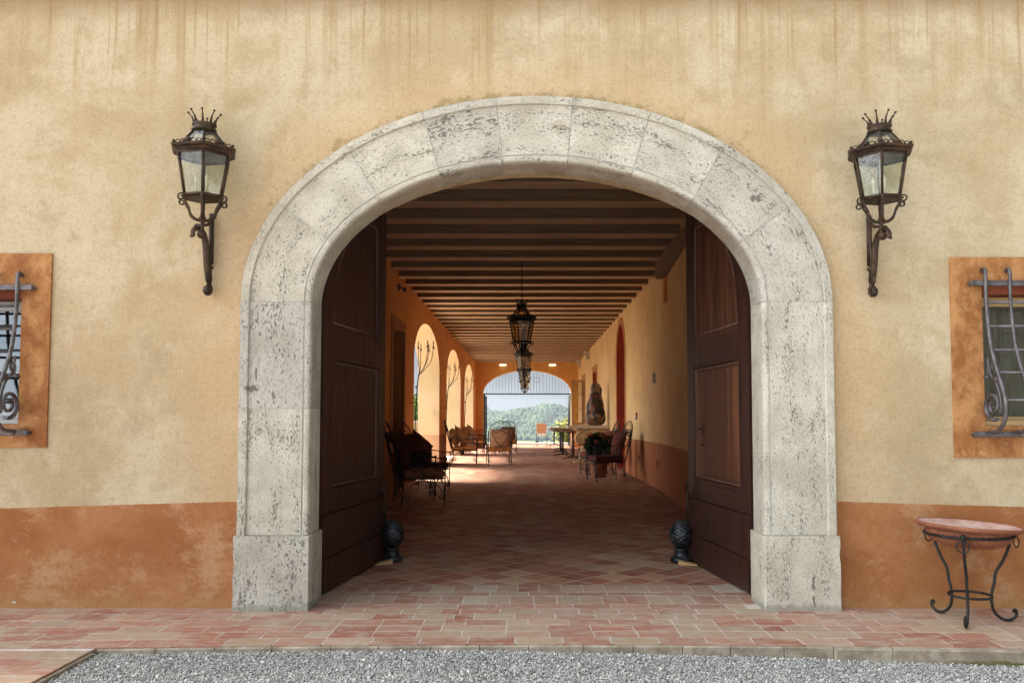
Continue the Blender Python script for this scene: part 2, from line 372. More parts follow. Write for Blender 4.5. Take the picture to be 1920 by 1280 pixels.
MAT['lglass'] = mat_glass('lantern_glass', (.86,.88,.78), .05, .22, .12, .04)
MAT['hglass'] = mat_glass('amber_glass', (.80,.66,.46), .05, .3, .25, .1)
MAT['pane'] = mat_glass('window_glass', (.55,.58,.6), .14, .01, 0, .01)
MAT['pane_dull'] = mat_glass('dull_window_glass', (.8,.8,.76), .015, .05, 0, .08)
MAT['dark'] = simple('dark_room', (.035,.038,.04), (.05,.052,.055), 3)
MAT['curtain'] = simple('grey_curtain', (.22,.20,.16), (.30,.28,.22), 5, .9, stretch=(9,1,1))
MAT['white_frame'] = mat_wood('weathered_grey_frame', (.34,.34,.34), (.50,.50,.49), None, 1, 'x', .7)
MAT['tan_frame'] = mat_wood('tan_frame', (.40,.25,.11), (.48,.32,.16), None, 1, 'x', .7)
MAT['terracotta'] = simple('terracotta', (.20,.066,.031), (.29,.11,.055), 9, .75)
MAT['bowl_in'] = simple('limed_terracotta', (.38,.20,.15), (.50,.36,.30), 9, .85)
MAT['cush_dark'] = simple('dark_cushion', (.09,.028,.019), (.14,.045,.03), 5, .9, spec=.05)
MAT['cush_orange'] = simple('orange_cushion', (.46,.16,.035), (.52,.20,.05), 5, .75)
MAT['cush_tan'] = simple('tan_silk_cushion', (.38,.20,.10), (.52,.31,.17), 4, .55, stretch=(1,1,6), bump=.5, bd=.02)
MAT['cush_rose'] = simple('rosy_brown_cushion', (.26,.11,.065), (.34,.16,.095), 4, .85, spec=.08)
MAT['tabletop'] = simple('table_top', (.16,.10,.06), (.22,.14,.09), 6, .5)
MAT['pale_seat'] = simple('pale_woven_seat', (.46,.27,.15), (.55,.34,.2), 30, .8)
MAT['console'] = simple('carved_sandstone', (.46,.30,.13), (.60,.44,.22), 6, .85, bump=.6, bd=.02)
MAT['slab'] = simple('pale_stone_slab', (.52,.43,.28), (.62,.53,.38), 6, .8)
MAT['sculpt'] = mat_sculpt()
MAT['candle'] = simple('candle_wax', (.70,.62,.46), (.75,.68,.52), 6, .5)
MAT['white'] = simple('white_plastic', (.7,.7,.68), (.75,.75,.72), 6, .5)
MAT['lamp'] = mat_emit('lit_lamp_panel', (1.0,.85,.6), .3)
MAT['leaf'] = mat_leaf('green_leaf', (.07,.14,.02), (.14,.22,.04))
MAT['leaf_yel'] = mat_leaf('yellow_green_leaf', (.20,.22,.03), (.30,.26,.05))
MAT['leaf_dark'] = mat_leaf('dark_leaf', (.02,.035,.012), (.035,.05,.018), 12)
MAT['forest'] = mat_leaf('forest_foliage', (.018,.040,.014), (.042,.070,.024), .03, .8)
MAT['bark'] = simple('bark', (.10,.07,.045), (.15,.11,.07), 10)
MAT['terrain'] = mat_terrain()
MAT['coping'] = simple('pale_coping', (.62,.58,.52), (.7,.66,.6), 4)
MAT['wedge'] = mat_wood('raw_pine', (.42,.24,.10), (.55,.34,.16), None, 1, 'x', .7)

# ------------------------------------------------------------------ mesh builder
class MB:
    def __init__(s): s.v = []; s.f = []; s.uv = []; s.tint = []; s.sm = []
    def face(s, idx, uv=None, tint=None, smooth=False):
        s.f.append(idx); s.uv.append(uv); s.tint.append(tint); s.sm.append(smooth)
    def quad(s, pts, uv=None, tint=None, smooth=False):
        b = len(s.v); s.v += [tuple(p) for p in pts]; s.face(tuple(range(b, b+len(pts))), uv, tint, smooth)
    def box(s, lo, hi, rot=None, c=None, bev=0.0, tint=None):
        x0,y0,z0 = lo; x1,y1,z1 = hi
        if bev <= 0:
            P = [(x0,y0,z0),(x1,y0,z0),(x1,y1,z0),(x0,y1,z0),(x0,y0,z1),(x1,y0,z1),(x1,y1,z1),(x0,y1,z1)]
            F = [(0,3,2,1),(4,5,6,7),(0,1,5,4),(1,2,6,5),(2,3,7,6),(3,0,4,7)]
        else:
            P = []; F = []; b = bev
            for sx in (0,1):
                for sy in (0,1):
                    for sz in (0,1):
                        X = (x0,x1)[sx]; Y = (y0,y1)[sy]; Z = (z0,z1)[sz]
                        ix = X+(b if sx==0 else -b); iy = Y+(b if sy==0 else -b); iz = Z+(b if sz==0 else -b)
                        P += [(X,iy,iz),(ix,Y,iz),(ix,iy,Z)]
            def I(sx,sy,sz,a): return (sx*4+sy*2+sz)*3+a
            F += [(I(0,0,0,0),I(0,0,1,0),I(0,1,1,0),I(0,1,0,0)),(I(1,0,0,0),I(1,1,0,0),I(1,1,1,0),I(1,0,1,0)),
                  (I(0,0,0,1),I(1,0,0,1),I(1,0,1,1),I(0,0,1,1)),(I(0,1,0,1),I(0,1,1,1),I(1,1,1,1),I(1,1,0,1)),
                  (I(0,0,0,2),I(0,1,0,2),I(1,1,0,2),I(1,0,0,2)),(I(0,0,1,2),I(1,0,1,2),I(1,1,1,2),I(0,1,1,2))]
            for sx in (0,1):
                for sy in (0,1): F.append((I(sx,sy,0,0),I(sx,sy,0,1),I(sx,sy,1,1),I(sx,sy,1,0)))
                for sz in (0,1): F.append((I(sx,0,sz,0),I(sx,0,sz,2),I(sx,1,sz,2),I(sx,1,sz,0)))
            for sy in (0,1):
                for sz in (0,1): F.append((I(0,sy,sz,1),I(0,sy,sz,2),I(1,sy,sz,2),I(1,sy,sz,1)))
            for sx in (0,1):
                for sy in (0,1):
                    for sz in (0,1): F.append((I(sx,sy,sz,0),I(sx,sy,sz,1),I(sx,sy,sz,2)))
        if rot is not None:
            c = Vector(c) if c else Vector(((x0+x1)/2,(y0+y1)/2,(z0+z1)/2))
            P = [tuple(rot @ (Vector(p)-c) + c) for p in P]
        b0 = len(s.v); s.v += P
        for f in F: s.face(tuple(i+b0 for i in f), None, tint)
        return s
    def tube(s, pts, r, n=6, closed=False, flat=1.0, caps=True):
        pts = [Vector(p) for p in pts]; m = len(pts)
        if m < 2: return s
        rr = r if isinstance(r, (list,tuple)) else [r]*m
        up = None; b0 = len(s.v)
        for i, p in enumerate(pts):
            if closed: t = pts[(i+1)%m]-pts[i-1]
            else: t = pts[min(i+1,m-1)]-pts[max(i-1,0)]
            if t.length < 1e-9: t = Vector((0,0,1))
            t.normalize()
            if up is None:
                a = Vector((0,0,1)) if abs(t.z) < .9 else Vector((1,0,0))
                up = (a - t*a.dot(t)).normalized()
            else:
                up = up - t*up.dot(t)
                up = up.normalized() if up.length > 1e-6 else t.orthogonal().normalized()
            sd = t.cross(up)
            for k in range(n):
                a = 2*pi*k/n + pi/n
                s.v.append(tuple(p + (up*cos(a) + sd*sin(a)*flat)*rr[i]))
        for i in range(m if closed else m-1):
            j = (i+1) % m
            for k in range(n):
                k2 = (k+1) % n
                s.face((b0+i*n+k, b0+i*n+k2, b0+j*n+k2, b0+j*n+k), None, None, True)
        if not closed and caps:
            s.face(tuple(b0+k for k in range(n))[::-1]); s.face(tuple(b0+(m-1)*n+k for k in range(n)))
        return s
    def lathe(s, prof, c=(0,0,0), n=24, smooth=True, ph=0.0, fr=None, tint=None, cap=True):
        b0 = len(s.v); m = len(prof)
        for (r, z) in prof:
            for k in range(n):
                a = 2*pi*k/n + ph; q = r*(fr(a, z) if fr else 1)
                s.v.append((c[0]+q*cos(a), c[1]+q*sin(a), c[2]+z))
        for i in range(m-1):
            for k in range(n):
                k2 = (k+1)%n
                s.face((b0+i*n+k, b0+i*n+k2, b0+(i+1)*n+k2, b0+(i+1)*n+k), None, tint, smooth)
        if cap and prof[0][0] > 1e-4: s.face(tuple(b0+k for k in range(n))[::-1], None, tint)
        if cap and prof[-1][0] > 1e-4: s.face(tuple(b0+(m-1)*n+k for k in range(n)), None, tint)
        return s
    def ball(s, c, r, n=10, sc=(1,1,1)):
        b0 = len(s.v); m = max(4, n//2)
        for i in range(m+1):
            t = pi*i/m
            for k in range(n):
                a = 2*pi*k/n
                s.v.append((c[0]+r*sin(t)*cos(a)*sc[0], c[1]+r*sin(t)*sin(a)*sc[1], c[2]-r*cos(t)*sc[2]))
        for i in range(m):
            for k in range(n):
                k2 = (k+1)%n; s.face((b0+i*n+k, b0+i*n+k2, b0+(i+1)*n+k2, b0+(i+1)*n+k), None, None, True)
        return s
    def prism(s, poly, fn, t0, t1):
        """poly: 2-D list; fn(u, v, t) -> point"""
        b = len(s.v); n = len(poly)
        s.v += [tuple(fn(u, v, t0)) for u, v in poly] + [tuple(fn(u, v, t1)) for u, v in poly]
        s.face(tuple(b+i for i in range(n))[::-1]); s.face(tuple(b+n+i for i in range(n)))
        for i in range(n):
            j = (i+1)%n; s.face((b+i, b+j, b+n+j, b+n+i))
        return s
    def build(s, name, mat, parent=None, loc=None, rotz=None):
        me = bpy.data.meshes.new(name); me.from_pydata(s.v, [], s.f)
        if any(u is not None for u in s.uv):
            ul = me.uv_layers.new(name='UVMap')
            i = 0
            for f, u in zip(s.f, s.uv):
                for k in range(len(f)):
                    if u is not None: ul.data[i].uv = u[k]
                    i += 1
        if any(t is not None for t in s.tint):
            at = me.color_attributes.new('tint', 'FLOAT_COLOR', 'CORNER')
            arr = []
            for f, t in zip(s.f, s.tint): arr += list((*(t or (1,1,1)), 1.0))*len(f)
            at.data.foreach_set('color', arr)
        me.polygons.foreach_set('use_smooth', s.sm)
        me.materials.append(mat); me.update()
        o = bpy.data.objects.new(name, me); COL.objects.link(o)
        if parent is not None: o.parent = parent
        if loc: o.location = loc
        if rotz is not None: o.rotation_euler.z = rotz
        return o

def tag(o, label=None, cat=None, group=None, kind=None):
    if label: o['label'] = label
    if cat: o['category'] = cat
    if group: o['group'] = group
    if kind: o['kind'] = kind
    return o
def empty(name, loc=(0,0,0), rz=0, label=None, cat=None, group=None):
    o = bpy.data.objects.new(name, None); COL.objects.link(o); o.location = loc; o.rotation_euler.z = rz
    o.empty_display_size = .1
    return tag(o, label, cat, group)
def copy_tree(o, parent=None):
    c = o.copy(); COL.objects.link(c); c.parent = parent
    for ch in list(o.children): copy_tree(ch, c)
    return c
def spiral(cx, cy, r0, r1, a0, a1, n=22):
    """2-D spiral points from radius r0 at angle a0 to r1 at a1 (radians)"""
    return [(cx+(r0+(r1-r0)*i/n)*cos(a0+(a1-a0)*i/n), cy+(r0+(r1-r0)*i/n)*sin(a0+(a1-a0)*i/n)) for i in range(n+1)]
def bez(p, n=14):
    """Catmull-Rom through points"""
    P = [Vector(q) for q in p]; P = [P[0]*2-P[1]] + P + [P[-1]*2-P[-2]]; out = []
    for i in range(1, len(P)-2):
        a, b, c, d = P[i-1:i+3]
        for k in range(n):
            t = k/n
            out.append(.5*((2*b)+(c-a)*t+(2*a-5*b+4*c-d)*t*t+(3*b-a-3*c+d)*t**3))
    out.append(P[-2]); return out

def wall(P, u0, u1, v0, v1, th, holes, extra=(), reveal_mb=None, nseg=36):
    RV = dict(zip(holes, reveal_mb)) if reveal_mb else {}
    """P(u,v,w): w 0 = seen face, w = th far face. holes: (ua, ub, va, vspring, rise)"""
    mb = MB()
    us = {u0, u1, *extra}
    for (a, b, va, vs, rise) in holes:
        us |= {a, b}
        if rise > 0:
            for k in range(nseg+1): us.add(round((a+b)/2-(b-a)/2*cos(pi*k/nseg), 5))
    us = sorted(u for u in us if u0-1e-6 <= u <= u1+1e-6)
    def top(h, u):
        a, b, va, vs, rise = h
        if rise <= 0: return vs
        t = max(-1, min(1, (u-(a+b)/2)/((b-a)/2))); return vs + rise*sqrt(max(0, 1-t*t))
    for a, b in zip(us, us[1:]):
        if b-a < 1e-5: continue
        m = (a+b)/2
        hs = sorted([h for h in holes if h[0] < m < h[1]], key=lambda h: h[2])
        lo = [v0, v0]; segs = []
        for h in hs:
            rv = RV.get(h, mb)
            segs.append((lo[0], lo[1], h[2], h[2])); lo = [top(h, a), top(h, b)]
            rv.quad([P(a,lo[0],0), P(a,lo[0],th), P(b,lo[1],th), P(b,lo[1],0)])
            if h[2] > v0: rv.quad([P(a,h[2],0), P(b,h[2],0), P(b,h[2],th), P(a,h[2],th)])
        segs.append((lo[0], lo[1], v1, v1))
        for la, lb, ta, tb in segs:
            if ta-la < 1e-5 and tb-lb < 1e-5: continue
            mb.quad([P(a,la,0), P(b,lb,0), P(b,tb,0), P(a,ta,0)])
            mb.quad([P(a,la,th), P(a,ta,th), P(b,tb,th), P(b,lb,th)])
        mb.quad([P(a,v1,0), P(b,v1,0), P(b,v1,th), P(a,v1,th)])
    for (a, b, va, vs, rise) in holes:
        rv = RV.get((a, b, va, vs, rise), mb)
        for u in (a, b): rv.quad([P(u,va,0), P(u,va,th), P(u,vs,th), P(u,vs,0)])
    for u in (u0, u1): mb.quad([P(u,v0,0), P(u,v0,th), P(u,v1,th), P(u,v1,0)])
    return mb

# ------------------------------------------------------------------ ground, terrain, hills
def ridge(px):
    xs = [-900,-300,-82,-65,-48,-28,-3,15,26,32,40,50,72,83,150,300,600,1000]
    es = [4,10,12,13,15,19,23,26,29,31,29,27,23,21,24,15,10,5]
    return np.interp(px, xs, es)
def sm(a, b, x):
    t = np.clip((x-a)/(b-a), 0, 1); return t*t*(3-2*t)
def hgt(X, Y):
    z = -.12 - 4*sm(40, 75, Y) - 21*sm(75, 330, Y) - 9*sm(330, 900, Y)
    z = z + 7*sm(1010, 1125, Y)
    R = 1.15 + ridge(X/.97)/1500*1455 - 5.5
    und = 4*np.sin(X*.045+Y*.012) + 3*np.sin(X*.11-Y*.021+1) + 2.0*np.sin(X*.023+Y*.05)
    z = z + sm(1120, 1450, Y)*(R+27.2) * (1-.35*sm(1480, 1900, Y)) + und*sm(1150, 1260, Y)*(1-sm(1390, 1450, Y))
    z = z + sm(1700, 2250, Y)*np.interp(X/1.53, [-900,-200,-95,-78,-62,-40,900], [60,60,46,42,10,0,0])
    return z
xs = np.unique(np.concatenate([np.linspace(-3500,-300,17), np.linspace(-300,320,104), np.linspace(320,3500,17)]))
ys = np.unique(np.concatenate([np.linspace(-3000,-60,8), np.linspace(-60,40,6), np.linspace(40,1100,50), np.linspace(1100,1500,60), np.linspace(1500,2600,30), np.linspace(2600,5000,8)]))
G = MB()
for y in ys:
    for x in xs: G.v.append((float(x), float(y), float(hgt(x, y))))
nx = len(xs)
for j in range(len(ys)-1):
    for i in range(nx-1):
        a = j*nx+i; G.face((a, a+1, a+nx+1, a+nx), None, None, True)
tag(G.build('hills', MAT['terrain']), kind='structure')

def blobs(name, mat, centers, rad, zs=(1.0,1.4), seed=1, sub=1):
    """one mesh of many uneven crowns"""
    g = np.random.default_rng(seed)
    import bmesh
    bm = bmesh.new(); bmesh.ops.create_icosphere(bm, subdivisions=sub+1, radius=1)
    bv = np.array([v.co[:] for v in bm.verts]); bf = np.array([[v.index for v in f.verts] for f in bm.faces]); bm.free()
    n = len(centers); C = np.array(centers)
    r = rad*(.65+.7*g.random((n,1,1)))
    V = bv[None]*r*(1+.42*(g.random((n,len(bv),1))-.5)); V[:,:,2] *= g.uniform(*zs, (n,1))
    V += C[:,None,:]
    F = bf[None]+np.arange(n)[:,None,None]*len(bv)
    me = bpy.data.meshes.new(name); me.vertices.add(n*len(bv)); me.vertices.foreach_set('co', V.ravel())
    nf = n*len(bf); me.loops.add(nf*3); me.polygons.add(nf)
    me.loops.foreach_set('vertex_index', F.ravel()); me.polygons.foreach_set('loop_start', np.arange(nf)*3)
    me.polygons.foreach_set('loop_total', np.full(nf, 3)); me.update(calc_edges=True)
    at = me.color_attributes.new('tint', 'FLOAT_COLOR', 'CORNER')
    t = .55+.9*g.random((n,1)); hue = g.random((n,1))
    c = np.concatenate([t*(.85+.5*hue), t, t*(.8+.3*(1-hue)), np.ones((n,1))], 1)
    at.data.foreach_set('color', np.repeat(c, len(bf)*3, 0).ravel())
    me.materials.append(mat); o = bpy.data.objects.new(name, me); COL.objects.link(o); return o
cs = []
for yy in np.arange(1128, 1475, 5.2):
    for xx in np.arange(-150, 175, 5.0):
        x = xx+random.uniform(-2.4,2.4); y = yy+random.uniform(-2.4,2.4)
        cs.append((x, y, float(hgt(x, y))+random.uniform(1.0,3.4)))
tag(blobs('forest', MAT['forest'], cs, 3.3, (.9,1.35), 3), 'dense green woodland covering the hill beyond the far archway', 'woodland', kind='stuff')
cs = []
for yy in np.arange(1950, 2300, 12):
    for xx in np.arange(-260, -60, 9):
        x = xx+random.uniform(-4,4); y = yy+random.uniform(-4,4); cs.append((x, y, float(hgt(x,y))+2))
tag(blobs('forest', MAT['forest'], cs, 6.5, (.9,1.3), 4), 'small wooded hilltop far off behind the left end of the hill', 'woodland', kind='stuff')

def leafy(mb, c, R, n, size, g=random, shell=.35, tl=(.55,1.35)):
    for _ in range(n):
        while True:
            p = Vector((g.uniform(-1,1), g.uniform(-1,1), g.uniform(-1,1)))
            if shell < p.length < 1: break
        q = Vector((c[0]+p.x*R[0], c[1]+p.y*R[1], c[2]+p.z*R[2]))
        a = Vector((g.gauss(0,1), g.gauss(0,1), g.gauss(0,1))).normalized(); b = a.orthogonal().normalized()
        s = size*g.uniform(.6,1.4); t = g.uniform(*tl)
        mb.quad([q-a*s, q+b*s*.45, q+a*s, q-b*s*.45], None, (t*g.uniform(.9,1.15), t, t*.9))
def tree(name, loc, H, R, label, cat, mat, group=None, n=900, leaf=.12, clumps=9, g=None, trunk=.4):
    g = random.Random(int(loc[0]*37+loc[1]*11)); rt = empty(name, loc, 0, label, cat, group)
    tk = MB(); tk.tube([(0,0,-.3), (.03*H,0,H*trunk*.6), (0,.02*H,H*trunk*1.3)], [H*.035, H*.026, H*.015], 8)
    cr = MB()
    for i in range(clumps):
        a = g.uniform(0, 2*pi); d = g.uniform(.15,.62)*R; z = g.uniform(H*trunk, H*.85)
        c = (cos(a)*d, sin(a)*d, z)
        tk.tube([(0,.01*H,H*trunk*.8), (c[0]*.5,c[1]*.5,(z+H*trunk)/2), c], [H*.012,H*.008,H*.004], 5)
        leafy(cr, c, (R*.5, R*.5, H*.2), n//clumps, leaf, g)
    leafy(cr, (0,0,H*.8), (R*.5,R*.5,H*.2), n//5, leaf, g)
    tk.build('trunk', MAT['bark'], rt); cr.build('crown', mat, rt); return rt
far = [(14,1060,8.5,'dark tall tree in the valley field, left of the pair beside it'), (20,1068,7.0,'shorter dark tree in the valley field, right of a taller one'), (34,1075,8.0,'rounded tree in the valley field nearest the right side of the far archway'), (-22,1090,6.5,'low tree at the foot of the hill, behind the nearest upholstered chair back')]
for x, y, h, lb in far:
    tree('field_tree', (x, y, float(hgt(x,y))), h, h*.42, lb, 'tree', MAT['forest'], 'trees in the valley field', 900, .5)
tree('autumn_bush', (3.2, 52, -3.0), 4.4, 1.9, 'yellow green bush showing above the tables at the right of the far archway', 'bush', MAT['leaf_yel'], None, 2600, .11, 12, trunk=.2)
tree('flowering_shrub', (-6.3, 38.5, -.12), 2.75, 1.5, 'sunlit green shrub seen through the nearest side arch', 'shrub', MAT['leaf'], None, 3200, .07, 14, trunk=.1)

# garden wall outside the arches
gw = MB(); gw.box((-5.7,12,-.12),(-5.45,44,1.06))
t_ = empty('garden_wall', (0,0,0), 0, 'low pale garden wall with a white coping outside the nearest side arch', 'wall')
gw.build('masonry', MAT['reveal'], t_)
gc = MB(); gc.box((-5.76,12,1.063),(-5.39,44,1.13), bev=.01); gc.build('coping', MAT['coping'], t_)
sl = MB(); sl.box((-5.39,9,-.06),(-2.79,34,-.004)); tag(sl.build('side_terrace', MAT['coping']), kind='structure')

# gravel forecourt
def gz(x, y): return -.026 - .020*max(0, x+.3)
g_ = MB()
gxs = [-40,-12,-6,-2.3,-1,-.6,0,1,2,3,4,12,40]; gys = [-80,-30,-12,-6,-3,-1.5,-.9,-.5]
for y in gys:
    for x in gxs: g_.v.append((x, y, gz(min(x,4), y)-.006))
for j in range(len(gys)-1):
    for i in range(len(gxs)-1):
        a = j*len(gxs)+i; g_.face((a,a+1,a+len(gxs)+1,a+len(gxs)))
tag(g_.build('gravel_ground', MAT['gravel']), kind='structure')
def stones():
    base = np.array([(1,0,0),(-1,0,0),(0,1,0),(0,-1,0),(0,0,1),(0,0,-1)], float)
    bf = np.array([(0,2,4),(2,1,4),(1,3,4),(3,0,4),(2,0,5),(1,2,5),(3,1,5),(0,3,5)])
    n = 90000; x = rng.uniform(-2.22, 3.4, n); y = rng.uniform(-1.62, -.76, n)
    z = -.026-.020*np.maximum(0, x+.3) + rng.uniform(-.006, .003, n)
    keep = ~((y > -.80-.013*(x-.1)**2)); x, y, z = x[keep], y[keep], z[keep]; n = len(x)
    sc = (rng.uniform(.0025, .0058, (n,1,1))*np.where(rng.random((n,1,1)) < .035, 1.9, 1.0))*rng.uniform(.6,1.25,(n,1,3))
    q = rng.normal(size=(n,3,3)); q, _ = np.linalg.qr(q)
    V = np.einsum('nij,nkj->nki', q, base[None]*sc*(1+.3*rng.uniform(-1,1,(n,6,1)))) + np.stack([x,y,z],1)[:,None]
    F = bf[None]+np.arange(n)[:,None,None]*6
    me = bpy.data.meshes.new('gravel'); me.vertices.add(n*6); me.vertices.foreach_set('co', V.ravel())
    nf = n*8; me.loops.add(nf*3); me.polygons.add(nf); me.loops.foreach_set('vertex_index', F.ravel())
    me.polygons.foreach_set('loop_start', np.arange(nf)*3); me.polygons.foreach_set('loop_total', np.full(nf,3)); me.update(calc_edges=True)
    at = me.color_attributes.new('tint','FLOAT_COLOR','CORNER'); g = rng.uniform(.14,.66,(n,1))
    c = np.concatenate([g*rng.uniform(1.02,1.10,(n,1)), g, g*rng.uniform(.84,.96,(n,1)), np.ones((n,1))],1)
    at.data.foreach_set('color', np.repeat(c, 24, 0).ravel()); me.materials.append(MAT['stone'])
    o = bpy.data.objects.new('gravel', me); COL.objects.link(o)
    tag(o, 'loose pale grey gravel stones along the kerb', 'gravel', kind='stuff')
stones()

# ------------------------------------------------------------------ brick pavement and cotto floor
BR = [(.30,.115,.07),(.33,.15,.095),(.27,.095,.06),(.35,.20,.13),(.35,.23,.145),(.32,.20,.125),(.31,.135,.085),(.34,.235,.15),(.29,.11,.07),(.34,.18,.12)]
def brick(mb, x0, y0, x1, y1, tint, z=0.0, th=.05, warp=None):
    g = .0024; j = lambda: random.uniform(-.0015,.0015); zz = z+random.uniform(-.0005,.0005)
    c = [(x0+g+j(),y0+g+j()),(x1-g+j(),y0+g+j()),(x1-g+j(),y1-g+j()),(x0+g+j(),y1-g+j())]
    if warp: c = [warp(*p) for p in c]
    cx = sum(p[0] for p in c)/4; cy = sum(p[1] for p in c)/4; b = .0018
    inn = [(p[0]+(b if p[0]<cx else -b), p[1]+(b if p[1]<cy else -b)) for p in c]
    tz = [zz+random.uniform(-.0003,.0003) for _ in c]
    mb.quad([(p[0],p[1],t) for p,t in zip(inn,tz)], None, tint)
    for i in range(4):
        k = (i+1)%4
        mb.quad([(*c[i],zz-b),(*c[k],zz-b),(*inn[k],tz[k]),(*inn[i],tz[i])], None, tint)
        mb.quad([(*c[i],zz-th),(*c[k],zz-th),(*c[k],zz-b),(*c[i],zz-b)], None, tint)
def tnt(pal, v=.12):
    c = random.choice(pal); k = random.uniform(1-v,1+v); return tuple(min(1,a*k) for a in c)
pv = MB()
FRONT = -.775
def warp(x, y):
    s = max(0, -y)/.775
    return (x, y - s*.013*(x-.1)**2 if abs(x) < 3.5 else y - s*.013*11.5)
y = .118; row = 0; rw = (.118-FRONT)/7
while row < 7:
    x = -6.2+random.uniform(-.25,0); ln = .238
    last = row == 6
    while x < 6.2:
        l = ln*(1.05 if last else 1)*random.choice([1,1,1,1,.5,.97])
        if y-rw > -.2 and (1.36 < abs(x+l/2) < 1.85) and y > .0: x += l; continue
        pal = BR if x < 2.2 else BR[3:8]+BR[:2]
        brick(pv, x, y-rw, x+l, y, tnt(pal), 0, .05, warp); x += l
    y -= rw; row += 1
# entrance rows of squarish tiles between the jambs
for (ya, yb, w_, th_) in ((.12,.355,.148,0),(.36,.47,.26,.09),(.475,.70,.148,.06)):
    x = -1.95+th_*1.0
    while x < 1.9:
        ww = w_*random.choice([1,1,1.03,.97]); brick(pv, x, ya, x+ww, yb, tnt(BR+[(.40,.33,.24)]), 0, .04); x += ww
# side path towards the camera at the left
yy = -.90; r = 0
while yy > -7:
    x = -2.24; k = 0; off = .13*(r%2)
    x -= off
    if off: brick(pv, -2.24-off, yy-.13, -2.24, yy, tnt(BR[3:8]))
    while x > -6.2:
        brick(pv, x-.262, yy-.13, x, yy, tnt(BR)); x -= .262
    yy -= .13; r += 1
tag(pv.build('pavement', MAT['brick']), kind='structure')
gb = MB()
pts = [(-6.2,-.02),(6.2,-.02)]
N_ = 40
for i in range(N_):
    xa = -6.2+12.4*i/N_; xb = -6.2+12.4*(i+1)/N_
    ya = warp(xa,FRONT)[1]+.006; yb = warp(xb,FRONT)[1]+.006
    gb.quad([(xa,ya,-.0011),(xb,yb,-.0011),(xb,.72,-.0011),(xa,.72,-.0011)])
gb.quad([(-6.2,-7,-.0013),(-2.246,-7,-.0013),(-2.246,-.86,-.0013),(-6.2,-.86,-.0013)])
tag(gb.build('pavement_bed', MAT['grout']), kind='structure')
# kerb
kb = MB()
x = -2.24; i = 0
while x < 6.2:
    l = random.uniform(.24,.30) if x < 1.6 else random.uniform(.5,.7)
    p = [warp(x+.002,FRONT), warp(x+l-.002,FRONT)]
    d0 = .012 if x < 1.4 else .045
    z1 = -.008 if x < 1.4 else -.006
    a = (p[0][0],p[0][1]-d0); b = (p[1][0],p[1][1]-d0+random.uniform(-.002,.002))
    kb.quad([(a[0],a[1]+.005,z1),(b[0],b[1]+.005,z1),(p[1][0],p[1][1]+.01,z1),(p[0][0],p[0][1]+.01,z1)])
    kb.quad([(*a,z1-.006),(*b,z1-.006),(b[0],b[1]+.005,z1),(a[0],a[1]+.005,z1)])
    kb.quad([(*a,-.2),(*b,-.2),(*b,z1-.006),(*a,z1-.006)])
    kb.quad([(*a,-.2),(*a,z1-.006),(p[0][0],p[0][1]+.01,z1),(p[0][0],p[0][1]+.01,-.2)])
    x += l
y = -.90
while y > -7:
    l = random.uniform(.24,.3); kb.box((-2.242,y-l+.003,-.2),(-2.226,y-.002,-.010), bev=.004); y -= l
tag(kb.build('kerb', MAT['kerb']), kind='structure')

TL = [(.31,.11,.06),(.35,.14,.08),(.26,.085,.048),(.43,.29,.175),(.35,.155,.09),(.37,.19,.115),(.29,.105,.06),(.40,.235,.14),(.28,.095,.055),(.33,.135,.075)]
fl = MB(); sd_ = .206; dg = sd_*sqrt(2)
def clipq(poly, y0):
    out = []
    for i in range(len(poly)):
        a, b = poly[i], poly[(i+1)%len(poly)]
        if a[1] >= y0: out.append(a)
        if (a[1] >= y0) != (b[1] >= y0):
            t = (y0-a[1])/(b[1]-a[1]); out.append((a[0]+(b[0]-a[0])*t, y0))
    return out
nr = int(34/(dg/2))
for j in range(-1, nr):
    yc = .70+j*dg/2
    for i in range(-10, 11):
        xc = i*dg + (dg/2 if j%2 else 0)
        if abs(xc) > 2.45 and yc < 29.6: continue
        h = dg/2-.0060
        P4 = clipq([(xc-h,yc),(xc,yc-h),(xc+h,yc),(xc,yc+h)], .704)
        if len(P4) < 3: continue
        z = random.uniform(0,.0002)
        fl.quad([(a,b,z) for a,b in P4], None, tnt(TL, .18))
tag(fl.build('floor', MAT['tile']), kind='structure')
fb = MB(); fb.quad([(-3.2,.706,-.0003),(3.2,.706,-.0003),(3.2,33.89,-.0006),(-3.2,33.89,-.0003)])
fb.box((-3.4,33.9,-.9),(3.4,34.3,.02)); 
tag(fb.build('floor_bed', MAT['grout_in']), kind='structure')
cp = MB(); cp.box((-3.5,33.7,.022),(3.5,34.35,.06), bev=.01); tag(cp.build('terrace_edge', MAT['coping']), kind='structure')

# ------------------------------------------------------------------ the villa
villa = empty('villa', (0,0,0), 0, 'ochre plastered villa with a stone arched gateway opening onto a long beamed passage', 'building')
SPR = 1.885
Pf = lambda u, v, w: (u, w, v)
fw = wall(Pf, -9, 9, -.12, 6.3, .45, [(-1.53,1.53,-.12,SPR,.93), (-4.10,-3.21,1.127,1.96,0), (2.776,3.68,1.117,1.987,0)])
fw.build('facade_wall', MAT['facade'], villa)
co = MB(); co.box((-9,-.03,3.85),(9,-.002,3.92), bev=.01); co.box((-9,-.06,3.922),(9,-.002,4.02), bev=.012)
co.build('cornice', MAT['trim'], villa)

